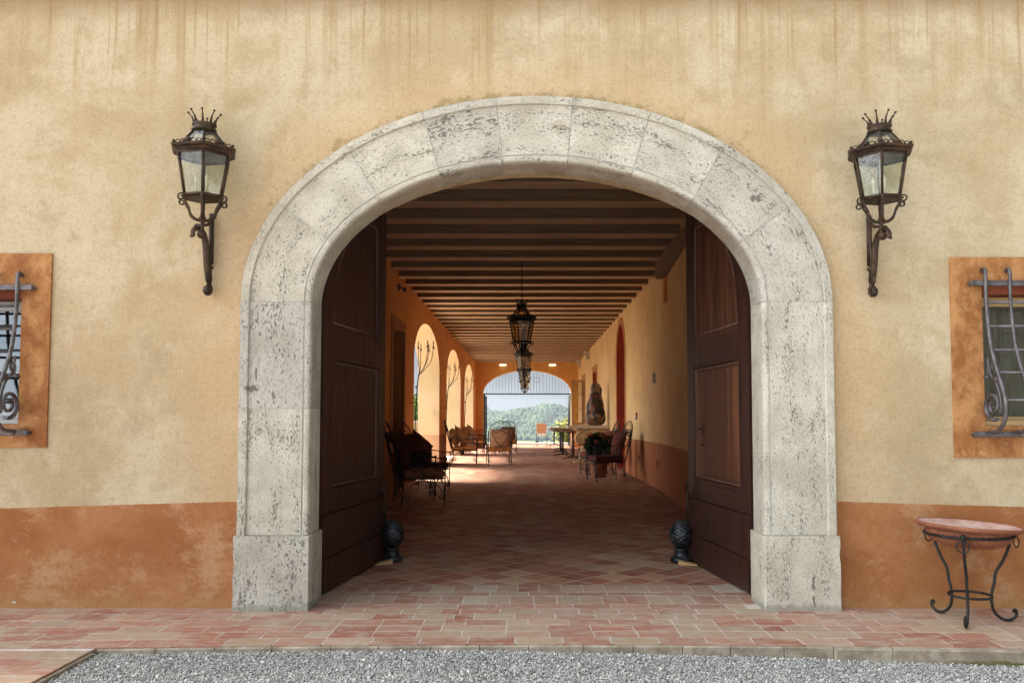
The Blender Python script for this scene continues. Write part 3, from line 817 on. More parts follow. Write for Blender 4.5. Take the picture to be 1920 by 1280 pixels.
# voussoirs and jambs: swept profile between an outer and an inner curve
PROF = [(0.0,.005),(0.0,-.052),(.012,-.060),(.118,-.060),(.128,-.056),(.130,-.044),(.50,-.044),(.893,-.044),(.897,-.034),(.905,-.034),(.912,-.040),(.935,-.043),(.972,-.041),(.988,-.035),(.997,-.024),(1.0,-.010),(.997,.10),(.985,.225),(.55,.225)]
def arch_pt(to, ti, s):
    O = (1.832*cos(to), SPR+1.295*sin(to)); I = (1.395*cos(ti), SPR+.882*sin(ti))
    return (O[0]+(I[0]-O[0])*s, O[1]+(I[1]-O[1])*s)
def jamb_pt(sgn):
    def f(z, s): return (sgn*(1.832+(1.395-1.832)*s), z)
    return f
def sweep(sts, fn, prof, inset=0.0, jit=.0015):
    mb = MB(); n = len(prof); L_ = 0; last = None; us = []
    vs = [0]
    for a, b in zip(prof, prof[1:]): vs.append(vs[-1]+sqrt(((a[0]-b[0])*.437)**2+(a[1]-b[1])**2))
    for st in sts:
        m = fn(st, .5)
        if last: L_ += sqrt((m[0]-last[0])**2+(m[1]-last[1])**2)
        last = m; us.append(L_)
        for (s, y) in prof:
            q = fn(st, s); k = jit*mnoise.noise(Vector((q[0]*6, y*3, q[1]*6)))*2 if y < 0 else 0
            nick = 0
            if s < .01 and y < 0: nick = .016*max(0, mnoise.noise(Vector((q[0]*13+3, 0, q[1]*13))))
            mb.v.append((q[0]*(1-nick/2), y+inset+k, q[1]-nick*(1 if q[1] > SPR else 0)))
    for i in range(len(sts)-1):
        for j in range(n):
            k = (j+1)%n
            vk = vs[k] if k else vs[-1]+.4
            mb.face((i*n+j, i*n+k, (i+1)*n+k, (i+1)*n+j), [(us[i],vs[j]),(us[i],vk),(us[i+1],vk),(us[i+1],vs[j])])
    mb.face(tuple(range(n)), [(0,v) for v in vs]); b = (len(sts)-1)*n
    mb.face(tuple(range(b, b+n))[::-1], [(L_,v) for v in vs][::-1])
    return mb
R_ = radians
joints = [(0,0),(28.5,25),(49.8,46),(67,64.8),(82.8,82.0),(98.0,98.6),(113,115.5),(130.5,134.2),(151.5,155.5),(180,180)]
def lerp(a,b,t): return a+(b-a)*t
for (a, b) in zip(joints, joints[1:]):
    g = .11
    st = [(R_(lerp(a[0]+g,b[0]-g,t/12)), R_(lerp(a[1]+g,b[1]-g,t/12))) for t in range(13)]
    mb = sweep(st, lambda s_, s: arch_pt(s_[0], s_[1], s), PROF)
    mb.build('arch_stone', MAT['trav'], villa)
for sgn, cuts in ((-1,[.452,1.222,SPR]), (1,[.452,SPR])):
    for z0, z1 in zip(cuts, cuts[1:]):
        st = [lerp(z0+.0018, z1-.0018, t/8) for t in range(9)]
        sweep(st, jamb_pt(sgn), PROF).build('jamb_stone', MAT['trav'], villa)
    # plinth block
    PB = [(-.03,.005),(-.03,-.066),(-.022,-.074),(.5,-.074),(1.020,-.074),(1.03,-.066),(1.032,.10),(1.03,.235),(.5,.235)]
    sweep([lerp(-.01,.449,t/8) for t in range(9)], jamb_pt(sgn), PB).build('plinth_stone', MAT['trav'], villa)
mo = [(R_(t),R_(t)) for t in range(0,181,3)]
PM = [(.004,.004),(.004,-.056),(.125,-.056),(.132,-.040),(.9,-.040),(.96,-.034),(.995,.004),(.98,.22),(.56,.22)]
sweep(mo, lambda s_, s: arch_pt(s_[0], s_[1], s), PM, 0, 0).build('mortar_joint', MAT['mortar'], villa)
for sgn in (-1,1): sweep([0.0,.45,SPR], jamb_pt(sgn), PM, 0, 0).build('mortar_joint', MAT['mortar'], villa)

# passage walls
YE = 29.4
lr = [MB() for _ in range(4)]
Pl = lambda u, v, w: (-2.26-w, u, v)
LA = [(10.6,15.1),(16.95,21.5),(23.25,27.85)]
lw = wall(Pl, .45, YE, -.12, 3.86, .53, [(8.05,9.25,0,2.72,0)]+[(a,b,-.12,2.34,.93) for a,b in LA], (), lr)
lw.build('passage_wall', MAT['in_left'], villa); lr[0].build('door_reveal', MAT['trim'], villa)
for q in lr[1:]: q.build('arch_reveal', MAT['reveal'], villa)
XR = lambda y: float(np.interp(y, [.45,4.7,8.2,29.4], [1.68,1.92,2.14,2.14]))
Pr = lambda u, v, w: (XR(u)+w, u, v)
rr = [MB() for _ in range(3)]
rw_ = wall(Pr, .45, YE, -.12, 3.86, .4, [(12.95,14.55,0,2.55,.86),(20.2,21.55,1.05,2.72,0),(25.3,26.7,1.0,2.72,0)], (4.7,8.2), rr)
rw_.build('passage_wall', MAT['in_right'], villa); rr[0].build('niche_reveal', MAT['red'], villa)
for q in rr[1:]: q.build('window_reveal', MAT['red'], villa)
Pe = lambda u, v, w: (u, YE+w, v)
er = [MB()]
wall(Pe, -2.79, 2.6, -.12, 3.86, .42, [(-1.94,1.84,-.12,2.33,.97)], (), er).build('passage_end_wall', MAT['in_end'], villa)
er[0].build('arch_reveal', MAT['reveal'], villa)
# recess backs
nb = MB(); nb.box((2.14+.30,12.8,-.1),(2.14+.34,14.7,3.5)); nb.build('niche', MAT['red'], villa)
for (a,b) in ((20.2,21.55),(25.3,26.7)):
    q = MB(); q.box((2.34,a-.02,1.0),(2.37,b+.02,2.75)); q.build('passage_window', MAT['red'], villa)
def frame3(P, a, b, z0, z1, wd, pr, bottom=True):
    m = MB()
    m.prism([(a-wd,z0-(wd if bottom else 0)),(a,z0-(wd if bottom else 0)),(a,z1),(a-wd,z1)], P, -pr, .01)
    m.prism([(b,z0-(wd if bottom else 0)),(b+wd,z0-(wd if bottom else 0)),(b+wd,z1),(b,z1)], P, -pr, .01)
    m.prism([(a-wd,z1+.0005),(b+wd,z1+.0005),(b+wd,z1+wd),(a-wd,z1+wd)], P, -pr, .01)
    if bottom: m.prism([(a+.0005,z0-wd),(b-.0005,z0-wd),(b-.0005,z0),(a+.0005,z0)], P, -pr, .01)
    return m
frame3(Pl, 8.05, 9.25, 0, 2.72, .16, .02, False).build('door_surround', MAT['trim'], villa)
frame3(Pr, 20.2, 21.55, 1.05, 2.72, .2, .015).build('window_surround', MAT['trim'], villa)
frame3(Pr, 25.3, 26.7, 1.0, 2.72, .2, .015).build('window_surround', MAT['trim'], villa)
ld = MB(); ld.box((-2.5,8.03,0),(-2.45,9.27,2.74)); ld.box((-2.455,8.2,.2),(-2.44,9.1,1.2)); ld.box((-2.455,8.2,1.35),(-2.44,9.1,2.55))
ld.build('side_door', MAT['door'], villa)
# band round the arched niche
nbm = MB()
ao = [(13.75-.98*cos(pi*k/24), 2.55+1.02*sin(pi*k/24)) for k in range(25)]; ai = [(13.75-.802*cos(pi*k/24), 2.55+.862*sin(pi*k/24)) for k in range(25)]
for k in range(24):
    nbm.quad([Pr(*ao[k],-.012),Pr(*ao[k+1],-.012),Pr(*ai[k+1],-.012),Pr(*ai[k],-.012)])
    nbm.quad([Pr(*ao[k],-.012),Pr(*ao[k],.01),Pr(*ao[k+1],.01),Pr(*ao[k+1],-.012)])
for ya, yb in ((12.77,12.948),(14.552,14.73)): nbm.prism([(ya,0),(yb,0),(yb,2.549),(ya,2.549)], Pr, -.012, .01)
nbm.build('niche_surround', MAT['trim'], villa)
# open casement leaf of the far window
cl = empty('casement', (2.13, 25.28, 0)); cl.parent = villa; cl['label'] = 'open tan glazed casement swung out into the passage'
fr = MB()
for x0, x1 in ((-.50,-.43),(-.07,0)): fr.box((x0,-.022,.98),(x1,.022,2.68), bev=.004)
for z0, z1 in ((.98,1.07),(1.55,1.58),(2.12,2.15),(2.60,2.68)): fr.box((-.43,-.018,z0),(-.07,.018,z1))
fr.box((-.262,-.014,1.07),(-.238,.014,2.60))
fr.build('sash', MAT['tan_frame'], cl)
pn = MB(); pn.box((-.43,-.003,1.07),(-.07,.003,2.60)); pn.build('pane', MAT['pane_dull'], cl)

# ceiling
cm = MB(); cm.box((-3.0,.45,3.845),(2.9,YE+.42,4.0)); cm.build('ceiling', MAT['ceil'], villa)
rf = MB(); rf.box((-3.1,.46,4.01),(3.0,YE+.6,4.3)); rf.build('roof', MAT['trim'], villa)
jm = MB(); jm.box((-2.30,-.112,3.6345),(2.20,.112,3.845))
bt = MB(); bt.box((-2.30,-.118,3.62),(2.20,.118,3.634), bev=.003)  # thin strip added to carry the painted light under each joist
j0 = None
nj = 38; Y0 = .62
for i in range(nj):
    y = 3.465-.115+(i-3)*.7745
    if y < .7 or y > YE-.1: continue
    if j0 is None:
        o = j0 = jm.build('ceiling_joist', MAT['joist'], villa); bt.build('lit_underside_strip', MAT['lit_underside'], j0)
    else: o = copy_tree(j0, villa)
    o.location = (0, y, random.uniform(-.004,.004))
bp = MB(); bp.box((1.93,.5,3.34),(2.3,7.35,3.615), bev=.01); bp.build('wall_plate', MAT['joist'], villa)
cb = MB(); cb.box((2.03,7.1,2.95),(2.2,7.3,3.335), bev=.015); cb.build('corbel', MAT['in_left'], villa)
for yy in (23.2, 27.6):
    c_ = MB(); c_.box((1.94,yy-.10,3.42),(2.16,yy+.10,3.61), bev=.02); c_.box((2.02,yy-.08,3.30),(2.16,yy+.08,3.42), bev=.02); c_.build('corbel', MAT['slab'], villa)

# facade windows
def fac_window(x0, x1, z0, z1, hx0, hx1, hz0, hz1, side, kind):
    wn = empty('window', (0,0,0)); wn.parent = villa
    m = frame3(lambda u,v,w: (u, w, v), hx0, hx1, hz0, hz1, 0, 0) if 0 else MB()
    g = 0.0006
    m = wall(lambda u,v,w: (u, w-.014, v), x0, x1, z0, z1, .017, [(hx0,hx1,hz0,hz1,0)])
    m.quad([(x0,-.014,z0),(x1,-.014,z0),(x1,.003,z0),(x0,.003,z0)])
    m.build('surround', MAT['surround'], wn)
    # reveal lining
    q = MB()
    q.box((hx0-.004,.004,hz1-.05),(hx1+.004,.16,hz1+.004)); q.build('lintel', MAT['lintel'], wn)
    q = MB(); q.box((hx0-.004,.002,hz0-.004),(hx0+.006,.2,hz1-.051)); q.build('lining', MAT['surround'], wn)
    q = MB(); q.box((hx1-.006,.002,hz0-.004),(hx1+.004,.2,hz1-.051)); q.build('lining', MAT['surround'], wn)
    fr = MB(); a, b, c, d = hx0+.007, hx1-.007, hz0+.002, hz1-.052
    fr.box((a,.10,c),(a+.05,.15,d), bev=.004); fr.box((b-.05,.10,c),(b,.15,d), bev=.004)
    fr.box((a+.051,.095,c),(b-.051,.155,c+.055), bev=.004); fr.box((a+.051,.10,d-.06),(b-.051,.15,d), bev=.004)
    fr.box((a,.01,c-.002),(b,.094,c+.028), bev=.004)
    fr.build('frame', MAT['white_frame'] if kind == 'L' else MAT['tan_frame'], wn)
    if kind == 'L':
        mu = MB(); xm = (a+b)/2+.17; mu.box((xm-.012,.11,c+.056),(xm+.012,.14,d-.061))
        for zz in (.2,.4,.6,.8): mu.box((a+.051,.113,lerp(c,d,zz)-.008),(b-.051,.137,lerp(c,d,zz)+.008))
        mu.build('muntins', MAT['black'], wn)
    else:
        mu = MB(); xm = (a+b)/2; mu.box((xm-.02,.11,c+.056),(xm+.02,.14,d-.061)); mu.build('muntins', MAT['white_frame'], wn)
        cu = MB()
        for i in range(40):
            xa = lerp(a,b,i/40); xb = lerp(a,b,(i+1)/40); ya = .19+.008*sin(i*1.3); yb = .19+.008*sin((i+1)*1.3)
            cu.quad([(xa,ya,c),(xb,yb,c),(xb,yb,d),(xa,ya,d)], smooth=True)
        cu.build('curtain', MAT['curtain'], wn)
    gl = MB(); gl.box((a+.045,.122,c+.05),(b-.045,.126,d-.055)); gl.build('pane', MAT['pane'] if kind == 'L' else MAT['pane_dull'], wn)
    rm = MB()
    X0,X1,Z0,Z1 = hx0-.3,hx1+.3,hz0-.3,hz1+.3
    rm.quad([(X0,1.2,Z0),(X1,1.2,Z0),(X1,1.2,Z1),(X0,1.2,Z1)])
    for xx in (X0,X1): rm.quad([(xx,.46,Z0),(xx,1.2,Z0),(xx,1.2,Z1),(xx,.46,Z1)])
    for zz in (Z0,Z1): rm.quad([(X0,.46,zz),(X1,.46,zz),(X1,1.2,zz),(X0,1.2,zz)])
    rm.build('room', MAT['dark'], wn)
    # belly grille
    gr = MB()
    zt, zb = hz1+.012, hz0-.052
    for zz in (zt, zb): gr.box((hx0-.085,-.056,zz-.017),(hx1+.085,-.036,zz+.017), bev=.003)
    for xx in (hx0-.078, hx1+.078):
        for zz in (zt, zb): gr.tube([(xx,-.04,zz),(xx,.0,zz)], .012, 6)
    H = zt-zb
    prof = [(.058,zt+.075),(.060,zt+.02),(.060,zt-.10*H),(.072,zt-.26*H),(.098,zt-.42*H),(.145,zt-.56*H),(.205,zt-.70*H),(.232,zt-.80*H),(.220,zt-.90*H),(.150,zt-.975*H),(.060,zb+.012)]
    cur = bez([(0,-a_,b_) for a_,b_ in prof], 6)
    hook = [(0, -(.058-.017+.017*cos(t)), zt+.075+.017*sin(t)) for t in np.linspace(0, pi*1.1, 7)][::-1]
    nb_ = 7; bars = [lerp(hx0+.0, hx1-.0, i/(nb_-1)) for i in range(nb_)]
    for i, xx in enumerate(bars):
        gr.tube([(xx, p[1], p[2]) for p in hook]+[(xx, p[1], p[2]) for p in cur], .012 if i in (0,nb_-1) else .0108, 6)
        for zz in (zt, zb): gr.ball((xx,-.058,zz), .012, 8)
    for fz in (.13,.29,.45,.60,.78):
        zz = zt-fz*H; yy = np.interp(-zz, [-b_ for a_,b_ in prof], [a_ for a_,b_ in prof])
        gr.tube([(bars[0],-yy+.002,zz),(bars[-1],-yy+.002,zz)], .009, 6)
    for xx in (bars[0], bars[-1]):
        # large scroll and leaf scroll in the side plane of the belly
        sp = spiral(-.105, zb+.175, .088, .016, radians(250), radians(250+600), 40)
        lead = [(-.17, zb+.05), (-.13, zb+.075)]
        gr.tube([(xx,a_,b_) for a_,b_ in sp], [.0125-.005*i/40 for i in range(41)], 6, flat=1.4)
        up = bez([(xx,-.175,zb+.12),(xx,-.185,zb+.2),(xx,-.15,zb+.30),(xx,-.085,zb+.37),(xx,-.06,zb+.47)], 6)
        gr.tube(up, .008, 6)
        sp = spiral(-.085, zb+.40, .035, .008, radians(-60), radians(-60+480), 22)
        gr.tube([(xx,a_,b_) for a_,b_ in sp], .006, 6)
        gr.tube([(xx,-.04,zb+.35),(xx,-.0,zb+.35)], .007, 6); gr.ball((xx,-.05,zb+.35), .014, 8)
        gr.tube([(xx,-.165,zb+.33),(xx,-.135,zb+.335)], .016, 6)
    gr.build('grille', MAT['grey_iron'], wn)
fac_window(-4.3,-3.03,.985,2.192,-4.10,-3.21,1.127,1.96,-1,'L')
fac_window(2.583,3.86,.922,2.168,2.776,3.68,1.117,1.987,1,'R')

# ------------------------------------------------------------------ door leaves
def door(hx, hy, fx, fy, sgn, worn):
    d = empty('door', (hx, hy, 0)); d.parent = villa
    ang = math.atan2(fy-hy, fx-hx); d.rotation_euler.z = ang
    if worn: d['label'] = 'worn brown door leaf with a handle, opened against the right side'
    else: d['label'] = 'dark door leaf opened against the left side'
    W = 1.36
    # local u along the leaf, seen face on side -s*y
    s = -1 if sgn < 0 else 1      # left leaf: seen side is local -y
    def P(u, v, t): return (u, s*t, v)      # t grows towards the viewer side
    def topz(u): return 1.90+1.06*sqrt(max(0, 1-((1.42-u)/1.47)**2))
    base = MB()
    us = [W*k/24 for k in range(25)]
    poly = [(0,.02),(W,.02)]+[(u, topz(u)) for u in us[::-1]]
    base.prism(poly, P, -.03, .018)
    # frame members proud of the core (butted end to end)
    st = MB()
    def slab(pts, t1=.04, m=st): m.prism(pts, P, .0175, t1)
    slab([(0,.525),(.16,.525)]+[(.16,topz(.16)),(.08,topz(.08)),(0,topz(0))])
    slab([(W-.15,.525),(W,.525),(W,topz(W)),(W-.15,topz(W-.15))])
    slab([(.1605,.525),(W-.1505,.525),(W-.1505,.66),(.1605,.66)])
    slab([(.1605,1.60),(W-.1505,1.60),(W-.1505,1.78),(.1605,1.78)])
    # spandrel above arched upper panel
    def arc(u): return 1.86+.90*sqrt(max(0, 1-((W-.19-u)/(W-.19-.20))**2))
    au = [lerp(.20, W-.19, k/16) for k in range(17)]
    for a, b in zip(au, au[1:]):
        ta, tb = min(topz(a)-.002, 9), min(topz(b)-.002, 9)
        if ta > arc(a)+.005 and tb > arc(b)+.005: slab([(a,arc(a)),(b,arc(b)),(b,tb),(a,ta)], .036)
    slab([(.1605,1.7805),(.1995,1.7805),(.1995,topz(.2)-.003),(.1605,topz(.16)-.003)], .036)
    st.build('stile', MAT['door'], d)
    kp = MB()
    kp.prism([(0,.02),(W,.02),(W,.232),(0,.232)], P, .0175, .062)
    kp.prism([(0,.238),(W,.238),(W,.52),(0,.52)], P, .0175, .056)
    kp.build('kick_board', MAT['door'], d)
    base.build('leaf', MAT['door_worn'] if worn else MAT['door'], d)
    # lower field: vertical boards
    pm = MB(); k = 4; pa, pb = .225, W-.215
    for i in range(k):
        a = lerp(pa,pb,i/k)+.004; b = lerp(pa,pb,(i+1)/k)-.004
        pm.prism([(a,.72),(b,.72),(b,1.535),(a,1.535)], P, .0175, .030)
    pm.build('panel', MAT['door_worn'] if worn else MAT['door'], d)
    ml = MB(); t = .043
    def rim(a,b,c,e,w_):
        ml.prism([(a,c),(b,c),(b,c+w_),(a,c+w_)], P, .018, t); ml.prism([(a,e-w_),(b,e-w_),(b,e),(a,e)], P, .018, t)
        ml.prism([(a,c+w_),(a+w_,c+w_),(a+w_,e-w_),(a,e-w_)], P, .018, t); ml.prism([(b-w_,c+w_),(b,c+w_),(b,e-w_),(b-w_,e-w_)], P, .018, t)
    rim(.164,W-.154,.664,1.596,.022)
    ml.build('moulding', MAT['door'], d)
    m2 = MB(); t = .034; ml = m2
    rim(.205,W-.195,.70,1.555,.007)
    # arched moulding line of the upper panel
    pts = [P(.22,1.83,.026), P(W-.20,1.83,.026), P(W-.20,2.70,.026)]
    pts += [P(u, arc(u)-.045, .026) for u in [lerp(W-.22, .235, k/20) for k in range(21)]] + [P(.22,1.83,.026)]
    m2.tube(pts, .006, 4)
    m2.build('bead', MAT['door_line'], d)
    for zz in (.35,1.76):
        hg = MB(); hg.box((-.03, -.05 if s > 0 else -.02, zz), (.012, .02 if s > 0 else .05, zz+.10), bev=.004); hg.tube([(-.03,0,zz-.01),(-.03,0,zz+.11)], .014, 8)
        hg.build('hinge', MAT['bronze'], d)
    bo = MB(); ub = W-.075
    bo.tube([P(ub,.30,.072),P(ub,.66,.072)], .009, 6); bo.prism([(ub-.022,.40),(ub+.022,.40),(ub+.022,.44),(ub-.022,.44)], P, .04, .078)
    bo.prism([(ub-.022,.56),(ub+.022,.56),(ub+.022,.60),(ub-.022,.60)], P, .04, .078); bo.tube([P(ub,.60,.072),P(ub,.60,.10)], .008, 6)
    bo.build('bolt', MAT['bronze'], d)
    if worn:
        hd = MB(); u = W-.36
        hd.box((u-.015, .03, 1.02),(u+.015,.036,1.12)) if s > 0 else hd.box((u-.015,-.036,1.02),(u+.015,-.03,1.12))
        hd.tube([P(u,1.085,.03),P(u,1.085,.075)], .007, 6); hd.tube([P(u,1.085,.075),P(u-.11,1.085,.075)], .007, 6)
        hd.ball(P(u,.96,.036), .012, 8)
        hd.build('handle', MAT['bronze'], d)
    return d
door(-1.462,.365,-1.285,1.71,-1,False)
door(1.462,.365,1.322,1.71,1,True)

# ------------------------------------------------------------------ lanterns
def lantern_body(rt, sc, glass, metal, rot=0.0):
    def ring(r, z, ph=0): return [(r*sc*cos(rot+ph+k*pi/3), r*sc*sin(rot+ph+k*pi/3), z*sc) for k in range(6)]
    fr = MB(); ra, rb = ring(.150,-.012), ring(.108,-.258)
    for a, b in zip(ra, rb): fr.tube([a,b], .0085*sc, 4)
    fr.tube(rb, .010*sc, 4, True); fr.tube(ring(.150,-.014), .008*sc, 4, True)
    fr.lathe([(.100*sc,-.272*sc),(.112*sc,-.266*sc),(.112*sc,-.258*sc),(.06*sc,-.255*sc)], n=6, smooth=False, ph=rot)
    fr.build('frame', metal, rt)
    fl_ = MB(); fl_.lathe([(.145*sc,-.012*sc),(.158*sc,-.004*sc),(.166*sc,.006*sc),(.186*sc,.016*sc),(.192*sc,.028*sc),(.180*sc,.031*sc),(.125*sc,.034*sc)], n=6, smooth=False, ph=rot)
    # scalloped gallery along the eaves
    rg = ring(.176,.032)
    for a, b in zip(rg, rg[1:]+rg[:1]):
        a, b = Vector(a), Vector(b); ax = (b-a)
        for c_, rr_ in ((.14,.014),(.32,.017),(.68,.017),(.86,.014)):
            c = a+ax*c_; fl_.tube([c+ax.normalized()*rr_*sc*cos(t)+Vector((0,0,rr_*sc*1.1*sin(t))) for t in np.linspace(0,pi,7)], .0032*sc, 4)
        c = a+ax*.5; fl_.ball(c+Vector((0,0,.012*sc)), .018*sc, 8, (1,1,.9))
        fl_.ball(a+Vector((0,0,.010*sc)), .009*sc, 6)
    fl_.build('eaves', metal, rt)
    rf_ = MB(); r1, r2 = ring(.135,.034), ring(.055,.148)
    for a, b in zip(r1, r2): rf_.tube([a,b], .0075*sc, 4)
    rf_.lathe([(.060*sc,.140*sc),(.064*sc,.150*sc),(.060*sc,.158*sc),(.060*sc,.172*sc),(.066*sc,.178*sc),(.066*sc,.186*sc),(.050*sc,.190*sc)], n=18)
    for k in range(10):
        a = 2*pi*k/10; rf_.ball((.066*sc*cos(a), .066*sc*sin(a), .147*sc), .006*sc, 6)
    rf_.build('roof_frame', metal, rt)
    cr = MB()
    for k in range(8):
        a = 2*pi*k/8+.2; pts = [(.055,.185),(.058,.205),(.066,.228),(.084,.248)]
        cr.tube([(r*sc*cos(a), r*sc*sin(a), z*sc) for r, z in pts], [.0095*sc,.0065*sc,.0042*sc,.003*sc], 5)
        cr.ball((.086*sc*cos(a), .086*sc*sin(a), .253*sc), .0072*sc, 8)
    cr.build('crown', metal, rt)
    ra2, rb2 = ring(.145,-.014), ring(.104,-.256)
    t1, t2 = ring(.130,.036), ring(.053,.144)
    for k in range(6):
        k2 = (k+1)%6
        g = MB(); g.quad([rb2[k],rb2[k2],ra2[k2],ra2[k]]); g.quad([t1[k],t1[k2],t2[k2],t2[k]])
        g.build('glass_pane', glass, rt)
    cd = MB()
    cd.tube([(0,0,-.25*sc),(0,0,-.02*sc)], .004*sc, 5)
    for k in range(3):
        a = 2*pi*k/3+.5+rot; x, y = .038*sc*cos(a), .038*sc*sin(a)
        cd.tube([(0,0,-.24*sc),(x*.6,y*.6,-.25*sc),(x,y,-.235*sc)], .003*sc, 5)
        cd.lathe([(.004*sc,-.236*sc),(.012*sc,-.232*sc),(.012*sc,-.228*sc)], (x,y,0), 8)
        cd.lathe([(.0065*sc,-.228*sc),(.0065*sc,-.175*sc),(.0045*sc,-.17*sc),(.009*sc,-.155*sc),(.008*sc,-.14*sc),(.001*sc,-.118*sc)], (x,y,0), 8)
    cd.build('candle_cluster', MAT['candle'] if metal is MAT['bronze'] else MAT['black'], rt)
    br = MB()
    for k in range(6):
        a = rot+k*pi/3; P = lambda r, z: (r*sc*cos(a), r*sc*sin(a), z*sc)
        br.tube([P(.108,-.262)]+[P(r,z) for r,z in bez2([(.112,-.268),(.102,-.30),(.082,-.335),(.072,-.368),(.045,-.392),(.018,-.398)])], .0062*sc, 5, flat=1.5)
        br.tube([P(.104+x_, -.268+y_) for x_, y_ in spiral(.022,-.012,.024,.006,radians(140),radians(140-430),16)], .0052*sc, 5, flat=1.5)
    br.lathe([(.006*sc,-.262*sc),(.012*sc,-.29*sc),(.008*sc,-.33*sc),(.014*sc,-.37*sc),(.024*sc,-.392*sc),(.02*sc,-.405*sc),(.008*sc,-.415*sc),(.013*sc,-.43*sc),(.006*sc,-.445*sc),(0.0,-.45*sc)], n=12)
    br.build('basket', metal, rt)
def bez2(p): return [(v[0],v[2]) for v in bez([(a,0,b) for a,b in p], 5)]
def wall_lantern(x, z, rot, label, mir):
    rt = empty('wall_lantern', (x, -.235, z), 0, label, 'lantern', 'wall lanterns flanking the gateway'); rt.scale = (1.08, 1.0, 1.0)
    lantern_body(rt, 1.0, MAT['lglass'], MAT['bronze'], rot)
    ar = MB(); xb = -0.03 if mir > 0 else .018
    T = lambda p, r, **k: ar.tube([(xb,a,b) for a,b in p], r, 6, **k)
    C = lambda p: [(v[1],v[2]) for v in bez([(0,a,b) for a,b in p], 6)]
    T(C([(.205,-.34),(.215,-.42),(.205,-.50),(.185,-.60),(.205,-.68),(.212,-.72)]), .0125, flat=1.3)
    T(C([(0,-.43),(.05,-.435),(.10,-.46),(.135,-.52),(.15,-.60),(.165,-.66),(.19,-.72)]), .0155, flat=1.25)
    T([(.218,-.30),(.222,-.62)], .016, flat=.5)
    T(C([(0,-.455),(.06,-.41),(.13,-.395),(.20,-.36)]), .009, flat=1.5)
    T([(.19,-.635),(.19,-.655)], .027)
    T(C([(.20,-.66),(.205,-.72),(.19,-.76)]), .014)
    T([(a,b) for a,b in spiral(.185,-.715,.030,.008,radians(0),radians(430),22)], .010, flat=1.7)
    T([(a,b) for a,b in spiral(.175,-.785,.036,.008,radians(60),radians(-400),24)], .011, flat=1.7)
    ar.ball((0,-.012,-.485), .025, 12); 
    T(C([(-.005,-.44),(-.035,-.45),(-.055,-.475),(-.058,-.50),(-.07,-.51)]), .007, flat=2)
    ar.tube([(0,0,-.445),(0,0,-.47)], .01, 6)
    ar.build('bracket', MAT['bronze'], rt); return rt
wall_lantern(-2.002, 2.742, radians(-90+19), 'bronze crowned lantern on the wall left of the stone arch', 1)
wall_lantern(2.062, 2.732, radians(-90-19), 'bronze crowned lantern on the wall right of the stone arch', -1)

def hang_lantern(y, label):
    rt = empty('hanging_lantern', (-.14, y, 2.70), 0, label, 'lantern', 'lanterns hanging in a row from the passage joists')
    lantern_body(rt, 1.27, MAT['hglass'], MAT['black'], radians(12))
    ch = MB(); ch.tube([(0,0,.235),(0,0,1.15)], .006, 5)
    ch.tube([(0,0,.235)]+[(.03*sin(t),0,.27-.03*cos(t)) for t in np.linspace(0,2*pi,12)], .005, 5)
    for k in range(11): ch.ball((0,0,.32+k*.075), .011, 6, (1,.6,1.5))
    for k in range(6):
        a = k*pi/3+.2; ch.tube([(0,0,.33),(.05*cos(a),.05*sin(a),.24)], .0035, 4)
    ch.lathe([(.05,1.12),(.04,1.14),(.01,1.10)], n=12); ch.build('chain', MAT['black'], rt)
    return rt
for y, lb in ((7.4,'black hanging lantern nearest the gateway, largest of the row'), (14.15,'second hanging lantern, partly hidden by the nearest one'),
              (19.8,'third hanging lantern, small and pale against the far arch'), (25.2,'farthest hanging lantern, smallest and lowest in view')):
    hang_lantern(y, lb)

# ------------------------------------------------------------------ doorstops, wedges, bowl stand
def doorstop(x, y, label):
    rt = empty('doorstop', (x, y, 0), 0, label, 'doorstop', 'pinecone doorstops')
    b = MB(); b.lathe([(.083,0),(.088,.006),(.088,.034),(.082,.040),(.066,.046),(.060,.056),(.054,.066),(.053,.098),(.060,.106),(.046,.112)], n=28)
    b.build('pedestal', MAT['cast'], rt)
    c = MB(); n = 64; m = 44
    def prof(t):
        z = .108+.242*t; r = .094*(sin(pi*min(1,max(0,t))**.82)**.62); return r, z
    b0 = len(c.v)
    for i in range(m+1):
        t = .02+.98*i/m; r, z = prof(t)
        for k in range(n):
            a = 2*pi*k/n
            u = a*9/(2*pi)+t*6.5; v = -a*9/(2*pi)+t*6.5
            fu = abs((u%1)-.5)*2; fv = abs((v%1)-.5)*2
            e = max(fu, fv); d = .007*(1-min(1, max(0,(e-.74)/.2)))-.003
            c.v.append(((r+d*(.3 if t > .97 else 1))*cos(a), (r+d*(.3 if t > .97 else 1))*sin(a), z))
    for i in range(m):
        for k in range(n):
            k2 = (k+1)%n; c.face((b0+i*n+k,b0+i*n+k2,b0+(i+1)*n+k2,b0+(i+1)*n+k), None, None, True)
    c.face(tuple(b0+m*n+k for k in range(n)))
    c.build('pinecone', MAT['cast'], rt); return rt
doorstop(-1.165, 1.66, 'dark cast iron pinecone doorstop at the foot of the left door')
doorstop(1.195, 1.61, 'dark cast iron pinecone doorstop at the foot of the right door')
for x, y, r, lb in ((-1.215,1.50,.35,'pale wooden wedge under the left door beside its doorstop'), (1.225,1.47,2.9,'pale wooden wedge under the right door beside its doorstop')):
    wq = MB(); wq.prism([(-.075,0),(.075,0),(.075,.034),(-.075,.006)], lambda u,v,t: (u,t,v), -.03, .03)
    tag(wq.build('door_wedge', MAT['wedge'], None, (x,y,.002), r), lb, 'wedge', 'wooden door wedges')

